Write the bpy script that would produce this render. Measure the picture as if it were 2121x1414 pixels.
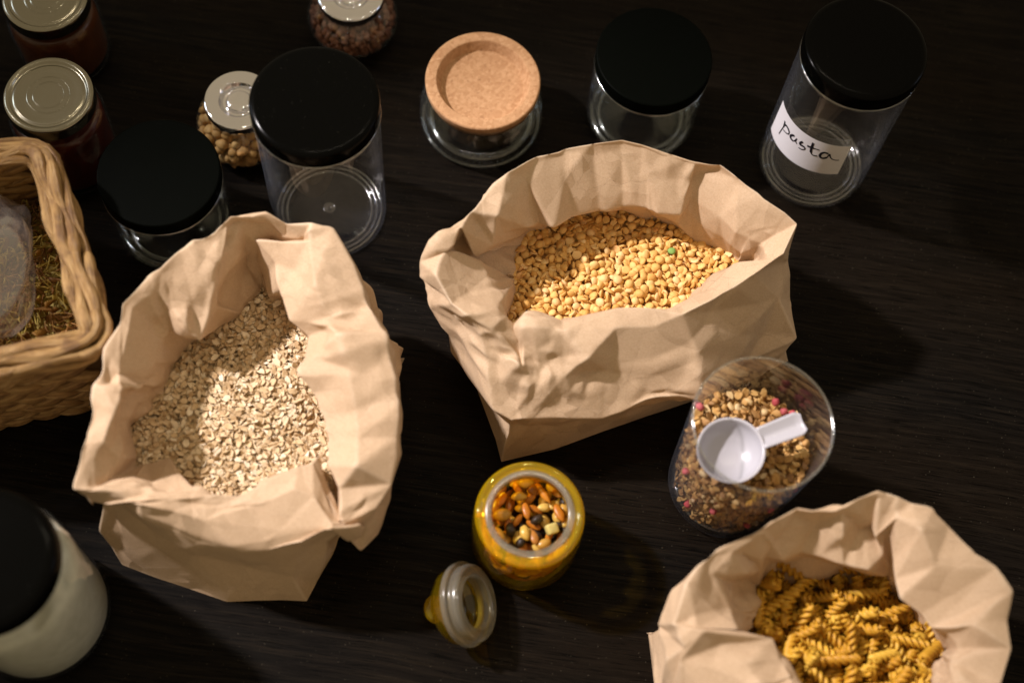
import bpy, bmesh, math, random
import numpy as np
from mathutils import Vector, Matrix, Euler
from mathutils.geometry import delaunay_2d_cdt

S = 0.01                       # everything below is written in centimetres
scene = bpy.context.scene
for o in list(bpy.data.objects):
    bpy.data.objects.remove(o)
COL = scene.collection

# ------------------------------------------------------------------ camera
cam_d = bpy.data.cameras.new('camera')
cam = bpy.data.objects.new('camera', cam_d)
COL.objects.link(cam)
scene.camera = cam
pitch, roll = math.radians(66.9), math.radians(7.5)
fw = Vector((0, math.cos(pitch), -math.sin(pitch)))
rt = Vector((1, 0, 0))
up = rt.cross(fw)
r2 = rt * math.cos(roll) + up * math.sin(roll)
u2 = up * math.cos(roll) - rt * math.sin(roll)
m = Matrix((r2, u2, -fw)).transposed().to_4x4()
m.translation = -fw * 112 * S
cam.matrix_world = m
cam_d.sensor_width = 36
cam_d.lens = 50
cam_d.clip_start = 0.05
cam_d.clip_end = 50
cam_d.dof.use_dof = True
cam_d.dof.focus_distance = 1.08
cam_d.dof.aperture_fstop = 2.3
cam_d.dof.aperture_blades = 9

# ------------------------------------------------------------------ light
world = bpy.data.worlds.new('World')
scene.world = world
world.use_nodes = True
bg = world.node_tree.nodes['Background']
bg.inputs['Color'].default_value = (1.0, 0.79, 0.50, 1)      # warm light bounced off the room
bg.inputs['Strength'].default_value = 0.43

def lamp(name, kind, loc, aim, power, color, size, **kw):
    d = bpy.data.lights.new(name, kind)
    d.energy = power
    d.color = color
    if kind == 'AREA':
        d.size = size
    else:
        d.shadow_soft_size = size
    for k, v in kw.items():
        setattr(d, k, v)
    o = bpy.data.objects.new(name, d)
    COL.objects.link(o)
    o.location = Vector(loc) * S
    o.rotation_euler = (Vector(aim) * S - o.location).to_track_quat('-Z', 'Y').to_euler()
    return o

KEY = Vector((-0.676, 0.205, 0.708))
aim = Vector((1.5, -12, 6))
key = lamp('key_lamp', 'SPOT', aim + KEY * 290, aim, 590, (1.0, 0.925, 0.92), 0.07, spot_size=math.radians(17.5), spot_blend=0.5)
key.scale = (1.0, 0.71, 1.0)                                  # cone squeezed on purpose, so the basket side and far right stay dim

# small ceiling downlights and two far windows: they show as glints on the glass
for k in range(5):
    lamp('ceiling_downlight', 'POINT', (-40 + 22 * k, 60 + 9 * k, 225), (0, 0, 0), 5.0, (1.0, 0.86, 0.66), 0.018)
lamp('left_window', 'AREA', (-270, 80, 130), (0, 0, 8), 10, (0.70, 0.82, 1.0), 0.6)
lamp('right_window', 'AREA', (260, 60, 110), (0, 0, 8), 4, (0.55, 0.68, 1.0), 0.6)

scene.view_settings.view_transform = 'Standard'
scene.view_settings.look = 'None'
scene.view_settings.exposure = 0
scene.view_settings.gamma = 1
scene.cycles.transparent_max_bounces = 48
scene.cycles.max_bounces = 14
scene.cycles.transmission_bounces = 12
scene.cycles.glossy_bounces = 5
scene.cycles.use_denoising = True
scene.cycles.sample_clamp_indirect = 6
scene.cycles.caustics_reflective = False

# ------------------------------------------------------------------ materials
class NT:
    def __init__(s, name):
        s.m = bpy.data.materials.new(name)
        s.m.use_nodes = True
        s.t = s.m.node_tree
        s.t.nodes.clear()
        s.out = s.t.nodes.new('ShaderNodeOutputMaterial')
    def n(s, typ, **kw):
        nd = s.t.nodes.new('ShaderNode' + typ)
        for k, v in kw.items():
            if k.startswith('_'):
                setattr(nd, k[1:], v)
            else:
                key = int(k[1:]) if k[0] == 'i' and k[1:].isdigit() else k.replace('__', ' ')
                sock = nd.inputs[key]
                if hasattr(v, 'is_output'):
                    s.t.links.new(v, sock)
                else:
                    sock.default_value = v
        return nd
    def l(s, a, b):
        s.t.links.new(a, b)
    def ramp(s, fac, stops, interp='LINEAR'):
        nd = s.t.nodes.new('ShaderNodeValToRGB')
        nd.color_ramp.interpolation = interp
        el = nd.color_ramp.elements
        while len(el) < len(stops):
            el.new(0.5)
        for e, (p, c) in zip(el, stops):
            e.position = p
            e.color = (c[0], c[1], c[2], 1)
        s.l(fac, nd.inputs[0])
        return nd.outputs[0]
    def mix(s, fac, a, b, typ='MIX'):
        nd = s.t.nodes.new('ShaderNodeMix')
        nd.data_type = 'RGBA'
        nd.blend_type = typ
        for v, i in ((fac, 0), (a, 6), (b, 7)):
            if hasattr(v, 'is_output'):
                s.l(v, nd.inputs[i])
            else:
                nd.inputs[i].default_value = v if i == 0 else (v[0], v[1], v[2], 1)
        return nd.outputs[2]
    def coord(s, scale=(1, 1, 1), rot=(0, 0, 0), kind='Object'):
        tc = s.n('TexCoord')
        mp = s.n('Mapping')
        mp.inputs['Scale'].default_value = scale
        mp.inputs['Rotation'].default_value = rot
        s.l(tc.outputs[kind], mp.inputs[0])
        return mp.outputs[0]
    def bsdf(s, **kw):
        b = s.n('BsdfPrincipled')
        names = dict(color='Base Color', rough='Roughness', metal='Metallic', spec='Specular IOR Level', trans='Transmission Weight',
                     ior='IOR', coat='Coat Weight', coatr='Coat Roughness', sss='Subsurface Weight', sssr='Subsurface Radius',
                     ssss='Subsurface Scale', normal='Normal', sheen='Sheen Weight', alpha='Alpha')
        for k, v in kw.items():
            sock = b.inputs[names[k]]
            if hasattr(v, 'is_output'):
                s.l(v, sock)
            elif k == 'color':
                sock.default_value = (v[0], v[1], v[2], 1)
            else:
                sock.default_value = v
        s.l(b.outputs[0], s.out.inputs[0])
        return b

def rnd(nt):
    """one random value per piece, whether it is an object or an island of a mesh"""
    oi = nt.n('ObjectInfo')
    g = nt.n('NewGeometry')
    a = nt.n('Math', _operation='ADD', i0=oi.outputs['Random'], i1=g.outputs['Random Per Island'])
    return nt.n('Math', _operation='FRACT', i0=a.outputs[0]).outputs[0]

def mat_plain(name, color, rough=0.5, spec=0.5, **kw):
    nt = NT(name)
    nt.bsdf(color=color, rough=rough, spec=spec, **kw)
    return nt.m

def mat_kraft():
    nt = NT('kraft paper')
    c = nt.coord((1, 1, 1))
    n1 = nt.n('TexNoise', Vector=c, Scale=22.0, Detail=5.0, Roughness=0.6)
    n2 = nt.n('TexNoise', Vector=c, Scale=900.0, Detail=2.0)
    c3 = nt.coord((140, 140, 2200))
    n3 = nt.n('TexNoise', Vector=c3, Scale=1.0, Detail=2.0)
    col = nt.ramp(n1.outputs[0], [(0.3, (0.475, 0.330, 0.205)), (0.7, (0.535, 0.382, 0.245))])
    col = nt.mix(0.35, col, nt.ramp(n2.outputs[0], [(0.35, (0.41, 0.275, 0.17)), (0.65, (0.58, 0.43, 0.295))]))
    g = nt.n('NewGeometry')
    wear = nt.ramp(g.outputs['Pointiness'], [(0.512, (0, 0, 0)), (0.56, (0.55, 0.55, 0.55))])
    col = nt.mix(wear, col, (0.66, 0.52, 0.38))                 # fibres rubbed pale along the folds
    # small crumples: every cell of the net is a little tilted plane
    wn = nt.n('TexNoise', Vector=c, Scale=9.0, Detail=1.0)
    wm = nt.n('VectorMath', _operation='MULTIPLY_ADD', i0=wn.outputs['Color'], i1=(0.10, 0.10, 0.06), i2=c)
    cw = wm.outputs[0]
    def tilts(scale, k):
        v = nt.n('TexVoronoi', Vector=cw, Scale=scale, Randomness=1.0)
        d = nt.n('VectorMath', _operation='SUBTRACT', i0=cw, i1=v.outputs['Position'])
        e = nt.n('VectorMath', _operation='SUBTRACT', i0=v.outputs['Color'], i1=(0.5, 0.5, 0.5))
        o = nt.n('VectorMath', _operation='DOT_PRODUCT', i0=d.outputs[0], i1=e.outputs[0])
        return nt.n('Math', _operation='MULTIPLY', i0=o.outputs['Value'], i1=k).outputs[0]
    mk = nt.n('TexNoise', Vector=c, Scale=14.0, Detail=1.0)
    mask = nt.ramp(mk.outputs[0], [(0.42, (0, 0, 0)), (0.58, (1, 1, 1))])
    small = nt.n('Math', _operation='MULTIPLY', i0=tilts(90.0, 0.19), i1=mask).outputs[0]
    hs = nt.n('Math', _operation='ADD', i0=tilts(34.0, 0.16), i1=small)
    b0 = nt.n('Bump', Strength=0.8, Distance=1.0, Height=hs.outputs[0])
    mx = nt.n('Math', _operation='ADD', i0=n2.outputs[0], i1=n3.outputs[0])
    bp = nt.n('Bump', Strength=0.22, Distance=0.0004, Height=mx.outputs[0], Normal=b0.outputs[0])
    nt.bsdf(color=col, rough=0.68, spec=0.3, normal=bp.outputs[0])
    return nt.m

def mat_table():
    nt = NT('dark oiled oak')
    c = nt.coord((1, 1, 1), (0, 0, math.radians(1.5)))
    wig = nt.n('TexNoise', Vector=c, Scale=3.0, Detail=2.0)
    sep = nt.n('SeparateXYZ', Vector=c)
    wy = nt.n('Math', _operation='MULTIPLY_ADD', i0=wig.outputs[0], i1=0.022, i2=sep.outputs[1])
    cb = nt.n('CombineXYZ', X=sep.outputs[0], Y=wy.outputs[0], Z=sep.outputs[2])
    m1 = nt.n('Mapping', Vector=cb.outputs[0])
    m1.inputs['Scale'].default_value = (12, 330, 1)
    g1 = nt.n('TexNoise', Vector=m1.outputs[0], Scale=1.0, Detail=6.0, Roughness=0.65)
    m2 = nt.n('Mapping', Vector=cb.outputs[0])
    m2.inputs['Scale'].default_value = (34, 900, 1)
    g2 = nt.n('TexNoise', Vector=m2.outputs[0], Scale=1.0, Detail=3.0, Roughness=0.6)
    m3 = nt.n('Mapping', Vector=cb.outputs[0])
    m3.inputs['Scale'].default_value = (1.2, 9, 1)
    g3 = nt.n('TexNoise', Vector=m3.outputs[0], Scale=1.0, Detail=2.0)
    col = nt.ramp(g1.outputs[0], [(0.32, (0.0018, 0.0015, 0.0013)), (0.52, (0.0062, 0.0050, 0.0040)), (0.76, (0.016, 0.0118, 0.0080))])
    col = nt.mix(nt.ramp(g3.outputs[0], [(0.4, (0, 0, 0)), (0.7, (0.6, 0.6, 0.6))]), col, (0.0105, 0.0062, 0.0030))
    pore = nt.ramp(g2.outputs[0], [(0.36, (0.25, 0.25, 0.25)), (0.46, (1, 1, 1))])
    col = nt.mix(1.0, col, pore, 'MULTIPLY')
    dn = nt.n('TexNoise', Vector=c, Scale=700.0, Detail=0.0)
    col = nt.mix(nt.ramp(dn.outputs[0], [(0.80, (0, 0, 0)), (0.84, (0.5, 0.5, 0.5))]), col, (0.10, 0.085, 0.06))   # flour dust
    h = nt.n('Math', _operation='MULTIPLY_ADD', i0=g2.outputs[0], i1=0.7, i2=g1.outputs[0])
    bp = nt.n('Bump', Strength=0.35, Distance=0.0006, Height=h.outputs[0])
    rg = nt.ramp(g1.outputs[0], [(0.3, (0.55, 0.55, 0.55)), (0.7, (0.36, 0.36, 0.36))])
    nt.bsdf(color=col, rough=rg, spec=0.03, normal=bp.outputs[0])
    return nt.m

def mat_glass(name, tint=(0.985, 0.99, 0.99), f0=0.045, gain=0.9, rough=0.02, ripple=0.0, haze=0.07):
    """thin clear wall: lets light straight through, mirrors more at grazing angles"""
    nt = NT(name)
    lw = nt.n('LayerWeight', Blend=0.5)
    pw = nt.n('Math', _operation='POWER', i0=lw.outputs['Facing'], i1=4.0)
    fr = nt.n('Math', _operation='MULTIPLY_ADD', i0=pw.outputs[0], i1=gain, i2=f0)
    fr.use_clamp = True
    tr = nt.n('BsdfTransparent', Color=(*tint, 1))
    gl = nt.n('BsdfGlossy', Color=(1, 1, 1, 1), Roughness=rough)
    if ripple:
        c = nt.coord()
        nz = nt.n('TexNoise', Vector=c, Scale=60.0, Detail=1.0)
        bp = nt.n('Bump', Strength=ripple, Distance=0.002, Height=nz.outputs[0])
        nt.l(bp.outputs[0], gl.inputs['Normal'])
    hz = nt.n('Math', _operation='POWER', i0=lw.outputs['Facing'], i1=5.0)
    hf = nt.n('Math', _operation='MULTIPLY_ADD', i0=hz.outputs[0], i1=haze, i2=haze * 0.02)
    hd = nt.n('BsdfDiffuse', Color=(0.68, 0.76, 0.95, 1))
    ht = nt.n('BsdfTranslucent', Color=(0.68, 0.76, 0.95, 1))
    hm = nt.n('MixShader', i0=0.5, i1=hd.outputs[0], i2=ht.outputs[0])
    tr = nt.n('MixShader', i0=hf.outputs[0], i1=tr.outputs[0], i2=hm.outputs[0])
    mx = nt.n('MixShader')
    nt.l(fr.outputs[0], mx.inputs[0])
    nt.l(tr.outputs[0], mx.inputs[1])
    nt.l(gl.outputs[0], mx.inputs[2])
    nt.l(mx.outputs[0], nt.out.inputs[0])
    return nt.m

def mat_solid_glass(name, color=(1, 1, 1), ior=1.48, rough=0.0):
    nt = NT(name)
    nt.bsdf(color=color, rough=rough, trans=1.0, ior=ior)
    return nt.m

def mat_tinted(name, tint, body, frac, rough=0.04):
    """coloured glass or rubber: part clear, part cloudy, with a glossy skin"""
    nt = NT(name)
    lw = nt.n('LayerWeight', Blend=0.5)
    pw = nt.n('Math', _operation='POWER', i0=lw.outputs['Facing'], i1=4.0)
    fr = nt.n('Math', _operation='MULTIPLY_ADD', i0=pw.outputs[0], i1=0.7, i2=0.05)
    fr.use_clamp = True
    tr = nt.n('BsdfTransparent', Color=(*tint, 1))
    d1 = nt.n('BsdfDiffuse', Color=(*body, 1))
    d2 = nt.n('BsdfTranslucent', Color=(*body, 1))
    gl = nt.n('BsdfGlossy', Color=(1, 1, 1, 1), Roughness=rough)
    md = nt.n('MixShader', i0=0.5, i1=d1.outputs[0], i2=d2.outputs[0])
    m1 = nt.n('MixShader', i0=frac, i1=tr.outputs[0], i2=md.outputs[0])
    m2 = nt.n('MixShader', i0=fr.outputs[0], i1=m1.outputs[0], i2=gl.outputs[0])
    nt.l(m2.outputs[0], nt.out.inputs[0])
    return nt.m

def mat_cork():
    nt = NT('cork')
    c = nt.coord()
    v = nt.n('TexVoronoi', Vector=c, Scale=420.0)
    n1 = nt.n('TexNoise', Vector=c, Scale=260.0, Detail=4.0, Roughness=0.7)
    n2 = nt.n('TexNoise', Vector=c, Scale=900.0, Detail=2.0)
    n0 = nt.n('TexNoise', Vector=c, Scale=35.0, Detail=2.0)
    col = nt.ramp(v.outputs['Color'], [(0.1, (0.36, 0.185, 0.085)), (0.5, (0.45, 0.25, 0.125)), (0.9, (0.54, 0.32, 0.17))])
    col = nt.mix(nt.ramp(n1.outputs[0], [(0.30, (0.8, 0.8, 0.8)), (0.42, (0, 0, 0))]), col, (0.20, 0.095, 0.04))
    col = nt.mix(nt.ramp(n2.outputs[0], [(0.62, (0, 0, 0)), (0.70, (0.6, 0.6, 0.6))]), col, (0.26, 0.13, 0.06))
    col = nt.mix(0.3, col, nt.ramp(n0.outputs[0], [(0.3, (0.38, 0.20, 0.10)), (0.7, (0.52, 0.31, 0.165))]))
    bp = nt.n('Bump', Strength=0.5, Distance=0.0006, Height=n1.outputs[0])
    nt.bsdf(color=col, rough=0.85, spec=0.2, normal=bp.outputs[0])
    return nt.m

def mat_black(name, rough, spec, col=(0.006, 0.0065, 0.005)):
    nt = NT(name)
    c = nt.coord()
    n1 = nt.n('TexNoise', Vector=c, Scale=18.0, Detail=4.0)
    n2 = nt.n('TexNoise', Vector=c, Scale=1400.0, Detail=1.0)
    rg = nt.ramp(n1.outputs[0], [(0.3, (rough * 0.85,) * 3), (0.7, (min(1, rough * 1.15),) * 3)])
    specks = nt.ramp(n2.outputs[0], [(0.79, col), (0.83, (0.07, 0.065, 0.05))])
    bp = nt.n('Bump', Strength=0.05, Distance=0.0003, Height=n2.outputs[0])
    nt.bsdf(color=specks, rough=rg, spec=spec, normal=bp.outputs[0])
    return nt.m

def mat_metal(name, color, rough, bump=0.0):
    nt = NT(name)
    c = nt.coord()
    n1 = nt.n('TexNoise', Vector=c, Scale=70.0, Detail=3.0)
    rg = nt.ramp(n1.outputs[0], [(0.3, (rough * 0.95,) * 3), (0.7, (rough * 1.06,) * 3)])
    nt.bsdf(color=color, rough=rg, metal=1.0)
    return nt.m

def mat_pieces(name, stops, rough=0.6, spec=0.3, nscale=300.0, bump=0.3, dark=0.0, sss=0.0):
    """food pieces: each picks its own tone from the ramp, with fine mottling"""
    nt = NT(name)
    col = nt.ramp(rnd(nt), stops)
    c = nt.coord()
    nz = nt.n('TexNoise', Vector=c, Scale=nscale, Detail=3.0)
    col = nt.mix(0.28, col, nt.mix(nz.outputs[0], [v * (1 - dark) for v in stops[0][1]], [min(1, v * 1.15) for v in stops[-1][1]]))
    bp = nt.n('Bump', Strength=bump, Distance=0.0008, Height=nz.outputs[0])
    kw = dict(sss=sss, sssr=(0.004, 0.002, 0.001), ssss=1.0) if sss else {}
    nt.bsdf(color=col, rough=rough, spec=spec, normal=bp.outputs[0], **kw)
    return nt.m

def mat_straw():
    nt = NT('water hyacinth')
    c = nt.coord((0.55, 7.0, 1), kind='UV')
    n1 = nt.n('TexNoise', Vector=c, Scale=1.0, Detail=5.0, Roughness=0.65)
    c2 = nt.coord()
    n2 = nt.n('TexNoise', Vector=c2, Scale=70.0, Detail=3.0)
    base = nt.ramp(rnd(nt), [(0.0, (0.13, 0.062, 0.016)), (0.5, (0.24, 0.13, 0.038)), (1.0, (0.36, 0.22, 0.08))])
    col = nt.mix(0.55, base, nt.ramp(n1.outputs[0], [(0.34, (0.08, 0.033, 0.009)), (0.5, (0.33, 0.185, 0.06)), (0.66, (0.52, 0.34, 0.15))]))
    col = nt.mix(nt.ramp(n2.outputs[0], [(0.32, (0.7, 0.7, 0.7)), (0.45, (0, 0, 0))]), col, (0.13, 0.06, 0.02))
    bp = nt.n('Bump', Strength=0.9, Distance=0.0025, Height=n1.outputs[0])
    nt.bsdf(color=col, rough=0.5, spec=0.35, normal=bp.outputs[0])
    return nt.m

def mat_film():
    nt = NT('plastic film')
    c = nt.coord()
    nz = nt.n('TexNoise', Vector=c, Scale=22.0, Detail=1.0)
    bp = nt.n('Bump', Strength=0.2, Distance=0.006, Height=nz.outputs[0])
    lw = nt.n('LayerWeight', Blend=0.5)
    fr = nt.n('Math', _operation='MULTIPLY_ADD', i0=lw.outputs['Facing'], i1=0.5, i2=0.14)
    tr = nt.n('BsdfTransparent', Color=(0.93, 0.92, 0.93, 1))
    gl = nt.n('BsdfGlossy', Color=(1, 1, 1, 1), Roughness=0.16, Normal=bp.outputs[0])
    df = nt.n('BsdfTranslucent', Color=(0.75, 0.72, 0.74, 1))
    d2 = nt.n('BsdfDiffuse', Color=(0.62, 0.58, 0.60, 1))
    md = nt.n('MixShader', i0=0.5, i1=df.outputs[0], i2=d2.outputs[0])
    m1 = nt.n('MixShader', i0=0.20, i1=tr.outputs[0], i2=md.outputs[0])
    m2 = nt.n('MixShader', i0=fr.outputs[0], i1=m1.outputs[0], i2=gl.outputs[0])
    nt.l(m2.outputs[0], nt.out.inputs[0])
    return nt.m

M = dict(
    kraft=mat_kraft(), table=mat_table(), cork=mat_cork(), straw=mat_straw(), film=mat_film(),
    glass=mat_glass('clear jar wall'), plastic=mat_glass('clear plastic wall', (0.97, 0.965, 0.965), 0.045, 0.6, 0.04, 0.0, 0.10),
    ringglass=mat_glass('bright moulded edge', (0.96, 0.98, 0.98), 0.16, 0.7, 0.13, 0.6, 0.05),  # reflects more than plain glass, standing in for refracted light
    thick=mat_glass('thick glass wall', (0.95, 0.975, 0.96), 0.06, 1.0, 0.015, 0.25),
    amber=mat_tinted('amber glass wall', (1.0, 0.85, 0.20), (0.90, 0.64, 0.01), 0.07),
    amber_solid=mat_tinted('amber glass rim', (1.0, 0.84, 0.12), (0.95, 0.70, 0.008), 0.26),
    glass_solid=mat_solid_glass('clear glass', (0.96, 0.98, 0.97)),
    matte_black=mat_black('matte black lid', 0.5, 0.015, (0.0012, 0.0016, 0.0011)),
    gloss_black=mat_black('satin black lid', 0.16, 0.05, (0.0012, 0.0012, 0.001)),
    chrome=mat_metal('chrome', (0.74, 0.74, 0.78), 0.07), tin=mat_metal('lacquered tin', (0.26, 0.245, 0.19), 0.22),
    label=mat_plain('white paper label', (0.74, 0.72, 0.76), 0.7, 0.2), ink=mat_plain('black marker ink', (0.010, 0.008, 0.014), 0.5, 0.3),
    white=mat_plain('white plastic', (0.43, 0.42, 0.46), 0.3, 0.5),
    silicone=mat_tinted('milky silicone', (0.86, 0.84, 0.76), (0.42, 0.395, 0.33), 0.36, 0.2),
    pea=mat_pieces('split pea', [(0.0, (0.60, 0.32, 0.075)), (0.35, (0.72, 0.45, 0.14)), (0.75, (0.80, 0.55, 0.21)), (0.9, (0.84, 0.64, 0.33)), (1.0, (0.72, 0.39, 0.15))], 0.6, 0.25, 260.0, 0.2),
    green=mat_plain('green pea', (0.20, 0.36, 0.09), 0.6, 0.25),
    oat=mat_pieces('rolled oat', [(0.0, (0.40, 0.235, 0.09)), (0.25, (0.54, 0.36, 0.17)), (0.65, (0.70, 0.51, 0.30)), (0.9, (0.82, 0.67, 0.46)), (1.0, (0.90, 0.79, 0.62))], 0.75, 0.2, 320.0, 0.35),
    fusilli=mat_pieces('durum pasta', [(0.0, (0.42, 0.19, 0.010)), (0.5, (0.56, 0.295, 0.022)), (1.0, (0.68, 0.42, 0.055))], 0.5, 0.35, 200.0, 0.25, sss=0.06),
    chick=mat_pieces('chickpea', [(0.0, (0.42, 0.22, 0.07)), (0.5, (0.54, 0.31, 0.11)), (1.0, (0.62, 0.39, 0.16))], 0.6, 0.3, 160.0, 0.3),
    lentil=mat_pieces('brown lentil', [(0.0, (0.075, 0.022, 0.014)), (0.5, (0.14, 0.046, 0.030)), (0.9, (0.21, 0.085, 0.055)), (1.0, (0.34, 0.17, 0.07))], 0.5, 0.35, 200.0, 0.2),
    muesli=mat_pieces('toasted oat', [(0.0, (0.20, 0.075, 0.016)), (0.35, (0.46, 0.215, 0.04)), (0.7, (0.62, 0.34, 0.08)), (0.92, (0.72, 0.46, 0.16)), (1.0, (0.80, 0.62, 0.36))], 0.65, 0.3, 260.0, 0.35),
    berry=mat_pieces('dried berry', [(0.0, (0.42, 0.05, 0.06)), (1.0, (0.55, 0.14, 0.15))], 0.6, 0.3, 240.0, 0.5),
    nut=mat_pieces('roasted peanut', [(0.0, (0.40, 0.19, 0.025)), (0.5, (0.56, 0.33, 0.055)), (1.0, (0.70, 0.49, 0.13))], 0.3, 0.5, 180.0, 0.2),
    almond=mat_pieces('nut skin', [(0.0, (0.24, 0.075, 0.014)), (1.0, (0.40, 0.16, 0.03))], 0.3, 0.5, 260.0, 0.4),
    raisin=mat_pieces('raisin', [(0.0, (0.012, 0.007, 0.005)), (1.0, (0.035, 0.02, 0.012))], 0.4, 0.45, 260.0, 0.9),
    fruit=mat_pieces('candied fruit', [(0.0, (0.50, 0.40, 0.12)), (1.0, (0.62, 0.52, 0.20))], 0.3, 0.5, 160.0, 0.2, sss=0.2),
    mango=mat_pieces('dried mango', [(0.0, (0.34, 0.10, 0.008)), (1.0, (0.54, 0.20, 0.015))], 0.35, 0.5, 160.0, 0.4),
    curly=mat_pieces('coloured pasta', [(0.0, (0.16, 0.055, 0.018)), (0.45, (0.34, 0.125, 0.035)), (0.6, (0.42, 0.20, 0.04)), (0.8, (0.58, 0.40, 0.05)), (1.0, (0.50, 0.40, 0.10))], 0.5, 0.4, 220.0, 0.2),
)

def mat_flour():
    nt = NT('flour')
    c = nt.coord()
    n = nt.n('TexNoise', Vector=c, Scale=120.0, Detail=5.0)
    col = nt.ramp(n.outputs[0], [(0.3, (0.64, 0.61, 0.52)), (0.7, (0.76, 0.73, 0.64))])
    bp = nt.n('Bump', Strength=0.5, Distance=0.002, Height=n.outputs[0])
    nt.bsdf(color=col, rough=0.9, spec=0.1, normal=bp.outputs[0])
    return nt.m
M['flour'] = mat_flour()

def mat_jam(name, c1, c2):
    nt = NT(name)
    c = nt.coord()
    n = nt.n('TexNoise', Vector=c, Scale=90.0, Detail=4.0)
    nt.bsdf(color=nt.ramp(n.outputs[0], [(0.3, c1), (0.7, c2)]), rough=0.3, spec=0.4, sss=0.25, sssr=(0.02, 0.006, 0.003), ssss=0.5)
    return nt.m
M['jam_red'] = mat_jam('dark cherry jam', (0.035, 0.004, 0.002), (0.075, 0.009, 0.004))
M['jam_orange'] = mat_jam('apricot jam', (0.05, 0.013, 0.0035), (0.085, 0.024, 0.006))

# ------------------------------------------------------------------ building helpers
def new_mesh(name, V, F, mat, smooth=True, uv=None):
    me = bpy.data.meshes.new(name)
    V = np.asarray(V, float) * S
    me.from_pydata(V.tolist(), [], F if isinstance(F, list) else F.tolist())
    me.materials.append(mat)
    if smooth:
        me.polygons.foreach_set('use_smooth', [True] * len(me.polygons))
    if uv is not None:
        ul = me.uv_layers.new(name='along')
        li = np.empty(len(me.loops), int)
        me.loops.foreach_get('vertex_index', li)
        ul.data.foreach_set('uv', np.asarray(uv, float)[li].ravel())
    me.update()
    return me

def link(name, me, parent=None, loc=(0, 0, 0), rot=None, scale=None):
    o = bpy.data.objects.new(name, me)
    COL.objects.link(o)
    if parent is not None:
        o.parent = parent
    o.location = Vector(loc) * S
    if rot is not None:
        o.rotation_euler = rot
    if scale is not None:
        o.scale = scale if hasattr(scale, '__len__') else (scale,) * 3
    return o

def tag(o, label, cat, group=None, kind=None):
    o['label'] = label
    o['category'] = cat
    if group:
        o['group'] = group
    if kind:
        o['kind'] = kind
    return o

def thing(name, label, cat, loc, rot=(0, 0, 0), group=None):
    o = bpy.data.objects.new(name, None)
    COL.objects.link(o)
    o.location = Vector(loc) * S
    o.rotation_euler = rot
    o.empty_display_size = 0.02
    return tag(o, label, cat, group)

def rounded(prof, r=0.1, k=3):
    """round the inner corners of an (r, z) profile"""
    out = [prof[0]]
    for a, b, c in zip(prof, prof[1:], prof[2:]):
        a, b, c = Vector(a), Vector(b), Vector(c)
        la, lc = (a - b).length, (c - b).length
        q = min(r, la * 0.45, lc * 0.45)
        if q < 1e-4:
            out.append(tuple(b))
            continue
        p0, p1 = b + (a - b) / la * q, b + (c - b) / lc * q
        for i in range(k + 1):
            t = i / k
            out.append(tuple(p0 * (1 - t) ** 2 + b * 2 * t * (1 - t) + p1 * t * t))
    out.append(prof[-1])
    return out

def lathe(prof, seg=72, wob=None):
    V, F = [], []
    n = len(prof)
    for i in range(seg):
        a = 2 * math.pi * i / seg
        ca, sa = math.cos(a), math.sin(a)
        for j, (r, z) in enumerate(prof):
            if wob:
                r, z = wob(r, z, a)
            V.append((r * ca, r * sa, z))
    for i in range(seg):
        i2 = (i + 1) % seg
        for j in range(n - 1):
            a, b, c, d = i * n + j, i2 * n + j, i2 * n + j + 1, i * n + j + 1
            if prof[j][0] < 1e-6:
                F.append((a, c, d))
            elif prof[j + 1][0] < 1e-6:
                F.append((a, b, d))
            else:
                F.append((a, b, c, d))
    return V, F

def part(name, parent, prof, mat, seg=72, r=0.1, wob=None):
    V, F = lathe(rounded(prof, r) if r else prof, seg, wob)
    me = new_mesh(name, V, F, mat)
    bm = bmesh.new()
    bm.from_mesh(me)
    bmesh.ops.remove_doubles(bm, verts=bm.verts, dist=1e-6)
    bmesh.ops.recalc_face_normals(bm, faces=bm.faces)
    bm.to_mesh(me)
    bm.free()
    return link(name, me, parent)

def blob(seg, rings, fn):
    """closed surface from fn(theta, phi) -> xyz"""
    V, F = [], []
    for j in range(1, rings):
        ph = math.pi * j / rings
        for i in range(seg):
            V.append(fn(2 * math.pi * i / seg, ph))
    V.append(fn(0, 0)); V.append(fn(0, math.pi))
    t, b = len(V) - 2, len(V) - 1
    for j in range(rings - 2):
        for i in range(seg):
            i2 = (i + 1) % seg
            F.append((j * seg + i, (j + 1) * seg + i, (j + 1) * seg + i2, j * seg + i2))
    for i in range(seg):
        i2 = (i + 1) % seg
        F.append((t, i, i2))
        F.append((b, (rings - 2) * seg + i2, (rings - 2) * seg + i))
    return V, F

def tube(path, rad, seg=8, closed=False):
    P = [Vector(p) for p in path]
    n = len(P)
    V, F = [], []
    prev = None
    for i in range(n):
        if closed:
            t = (P[(i + 1) % n] - P[i - 1]).normalized()
        else:
            t = (P[min(i + 1, n - 1)] - P[max(i - 1, 0)]).normalized()
        if prev is None:
            prev = Vector((0, 0, 1)) if abs(t.z) < 0.9 else Vector((1, 0, 0))
        nrm = (prev - t * prev.dot(t)).normalized()
        prev = nrm
        b = t.cross(nrm)
        r = rad[i] if hasattr(rad, '__len__') else rad
        for k in range(seg):
            a = 2 * math.pi * k / seg
            V.append(P[i] + nrm * (r * math.cos(a)) + b * (r * math.sin(a)))
    for i in range(n if closed else n - 1):
        i2 = (i + 1) % n
        for k in range(seg):
            k2 = (k + 1) % seg
            F.append((i * seg + k, i2 * seg + k, i2 * seg + k2, i * seg + k2))
    if not closed:
        F.append(tuple(range(seg))[::-1])
        F.append(tuple((n - 1) * seg + k for k in range(seg)))
    return [tuple(v) for v in V], F

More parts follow.
